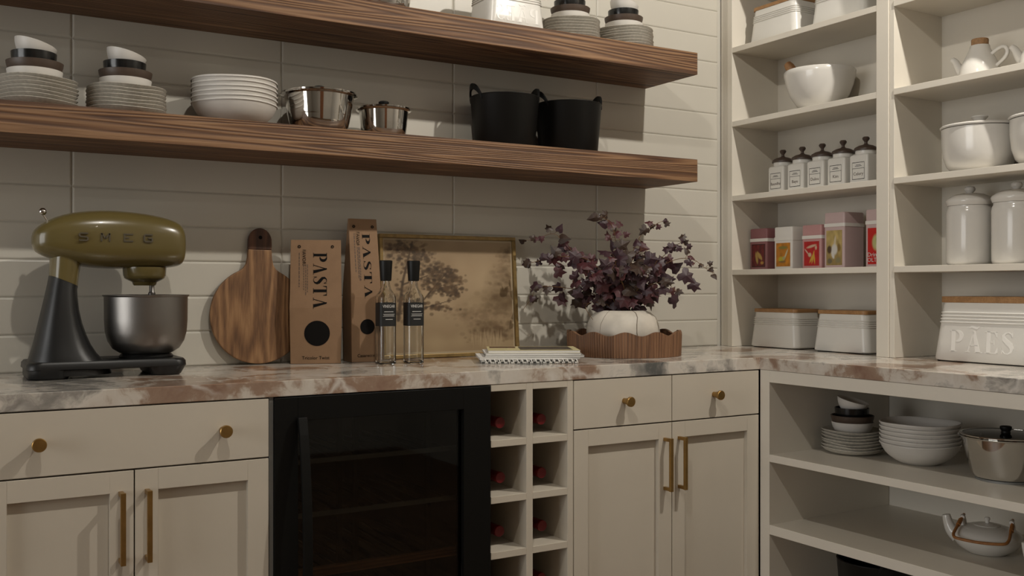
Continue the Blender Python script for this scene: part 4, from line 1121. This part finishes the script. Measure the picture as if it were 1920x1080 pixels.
MB().tube(crack(aview-.62, .04), .0005, 5).build('crack', M['crack'], v)

iv = thing('ivy', 'burgundy ivy sprays with trailing stems growing from the stone vase', 'plant', (VX-.006, VY-.002, ZC+.02))
rt = Vector((cos(R(30.85)), -sin(R(30.85)), 0)); vd = Vector((sin(R(30.85)), cos(R(30.85)), 0))
def leafmesh(kind, mat):
    O = [(0, 0), (.20, -.13), (.40, -.10), (.50, .15), (.33, .27), (.45, .55), (.20, .60), (.0, 1.0), (-.20, .60), (-.45, .55), (-.33, .27), (-.50, .15), (-.40, -.10), (-.20, -.13)]
    if kind == 1: O = [(0, 0), (.25, -.12), (.46, .08), (.36, .42), (.18, .68), (0, 1), (-.18, .68), (-.36, .42), (-.46, .08), (-.25, -.12)]
    if kind == 2: O = [(0, 0), (.3, -.16), (.56, .05), (.38, .3), (.5, .66), (.16, .72), (0, 1.05), (-.1, .7), (-.42, .72), (-.36, .34), (-.55, .0), (-.28, -.15)]
    vs = [(0, .32, .06)]; hs = [(x, y, -.22*abs(x)-.12*y*y) for x, y in O]; n = len(hs)
    vs += hs + [(0, .32, .045)] + [(x, y, z-.012) for x, y, z in hs]
    fs = [(0, 1+i, 1+(i+1) % n) for i in range(n)] + [(n+1, n+2+(i+1) % n, n+2+i) for i in range(n)] + [(1+i, n+2+i, n+2+(i+1) % n, 1+(i+1) % n) for i in range(n)]
    me = bpy.data.meshes.new('leaf'); me.from_pydata(vs, [], fs); me.update(); me.materials.append(mat); return me
LEAF = [leafmesh(k, m) for m in (M['leaf1'], M['leaf2'], M['leaf3']) for k in (0, 1, 2)]
rl = random.Random(5)
def W2(px, py, dep):
    """point in a plane through the vase facing the room, dep metres further back"""
    u = (px-1175)*.001784; zr = (540-py)*.001784+CAMZ
    p = Vector((VX, VY, 0)) + rt*u + vd*dep
    p.y = min(p.y, YW-.022)
    return Vector((p.x-VX+.006, p.y-VY+.002, zr-ZC-.02))
def leaf(p, size, mats, face=None):
    o = bpy.data.objects.new('leaf', rl.choice(LEAF[0:3] if mats == 0 else LEAF[3:6] if mats == 1 else LEAF[6:9])); COL.objects.link(o); o.parent = iv
    o.location = p; s = size; o.scale = (s, s, s)
    nrm = (-vd + Vector((rl.uniform(-.7, .7), rl.uniform(-.5, .5), rl.uniform(-.2, .9)))).normalized()
    a = rl.uniform(0, 2*pi) if face is None else face
    tdir = rt*cos(a)+Vector((0, 0, 1))*sin(a)
    y = (tdir-nrm*tdir.dot(nrm)).normalized(); x = y.cross(nrm)
    o.rotation_euler = Matrix((x, y, nrm)).transposed().to_euler()
    # keep every leaf off the tiles
    return o
STEMS = [  # pixel-like polyline (right, up), depth at tip, leaf pitch, big leaf size
 ([(1165, 575), (1158, 520), (1160, 470), (1150, 420), (1120, 402)], -.02, 11, .044),
 ([(1170, 575), (1175, 520), (1172, 470), (1165, 425)], .05, 11, .042),
 ([(1175, 575), (1185, 500), (1210, 440), (1240, 418), (1258, 410)], .08, 16, .034),
 ([(1180, 575), (1205, 520), (1250, 480), (1282, 455), (1292, 460)], .02, 13, .038),
 ([(1182, 575), (1220, 520), (1262, 490), (1300, 485), (1325, 502), (1342, 512)], -.02, 15, .032),
 ([(1185, 575), (1210, 540), (1245, 530), (1262, 545)], -.10, 10, .040),
 ([(1150, 575), (1120, 520), (1085, 482), (1060, 450), (1040, 438), (1010, 448), (992, 450)], .0, 13, .036),
 ([(1155, 575), (1130, 510), (1100, 485), (1050, 482), (1005, 492), (990, 495)], -.06, 11, .042),
 ([(1145, 575), (1110, 548), (1065, 540), (1015, 538), (1000, 560), (985, 580)], -.05, 15, .036),
 ([(1160, 578), (1140, 540), (1115, 515), (1095, 505)], -.12, 9, .044),
 ([(1170, 578), (1172, 545), (1160, 515), (1150, 490)], -.13, 9, .046),
 ([(1178, 578), (1195, 545), (1215, 515), (1228, 490)], -.12, 9, .044),
 ([(1185, 578), (1215, 555), (1238, 548)], -.05, 9, .040),
 ([(1150, 578), (1120, 565), (1100, 575), (1112, 598)], -.10, 14, .030),
 ([(1168, 578), (1140, 550), (1112, 540)], -.03, 9, .042),
 ([(1172, 578), (1180, 520), (1195, 480), (1215, 465)], .0, 9, .044),
]
def spl(P, n):
    out = []
    for i in range(n+1):
        t = i/n*(len(P)-1); k = min(int(t), len(P)-2); f = t-k
        a = P[max(k-1, 0)]; b = P[k]; c = P[k+1]; d = P[min(k+2, len(P)-1)]
        out.append(tuple(.5*((2*b[j])+(-a[j]+c[j])*f+(2*a[j]-5*b[j]+4*c[j]-d[j])*f*f+(-a[j]+3*b[j]-3*c[j]+d[j])*f**3) for j in range(2)))
    return out
for P, dep, pitch, size in STEMS:
    P = [(1175+(P[0][0]-1175)*.5, 622)]+P
    q = spl(P, 26); L3 = [W2(x, y, dep*i/26) for i, (x, y) in enumerate(q)]
    MB().tube(L3, [.0016-.0009*i/26 for i in range(27)], 6).build('stem', M['stem'], iv, smooth=60)
    ln = sum(math.hypot(q[i+1][0]-q[i][0], q[i+1][1]-q[i][1]) for i in range(26))
    m = int(ln/pitch)
    for i in range(1, m+1):
        t = i/m
        if q[min(int(t*26), 26)][1] > 572: continue
        k = min(int(t*26), 26); x, y = q[k]
        out_ = math.hypot((x-1175)/150, (y-540)/120)
        ox, oy = rl.uniform(-13, 13), rl.uniform(-11, 11)
        if out_ > .9: ox *= .6; oy *= .7
        p = W2(x+ox, y+oy, dep*t+rl.uniform(-.02, .02))
        s = size*rl.uniform(.75, 1.15)*(1 if t < .75 else .72)
        far = out_ > .85
        leaf(p, s, rl.choice((0, 1, 1, 0, 2)) if not far else rl.choice((0, 2, 2, 1)), face=None)
        MB().tube([L3[k], (L3[k]+p)/2+Vector((0, 0, .003)), p], .0006, 5).build('petiole', M['stem'], iv)
for i in range(100):   # dense heart of the spray
    x = rl.gauss(1168, 54); y = rl.uniform(474, 576)
    y += .12*abs(x-1168) if y < 500 else 0
    if y > 535: x = 1170+(x-1170)*.72
    leaf(W2(x, y, rl.uniform(-.09, .05)), rl.uniform(.036, .056), rl.choice((0, 1, 1, 2)))
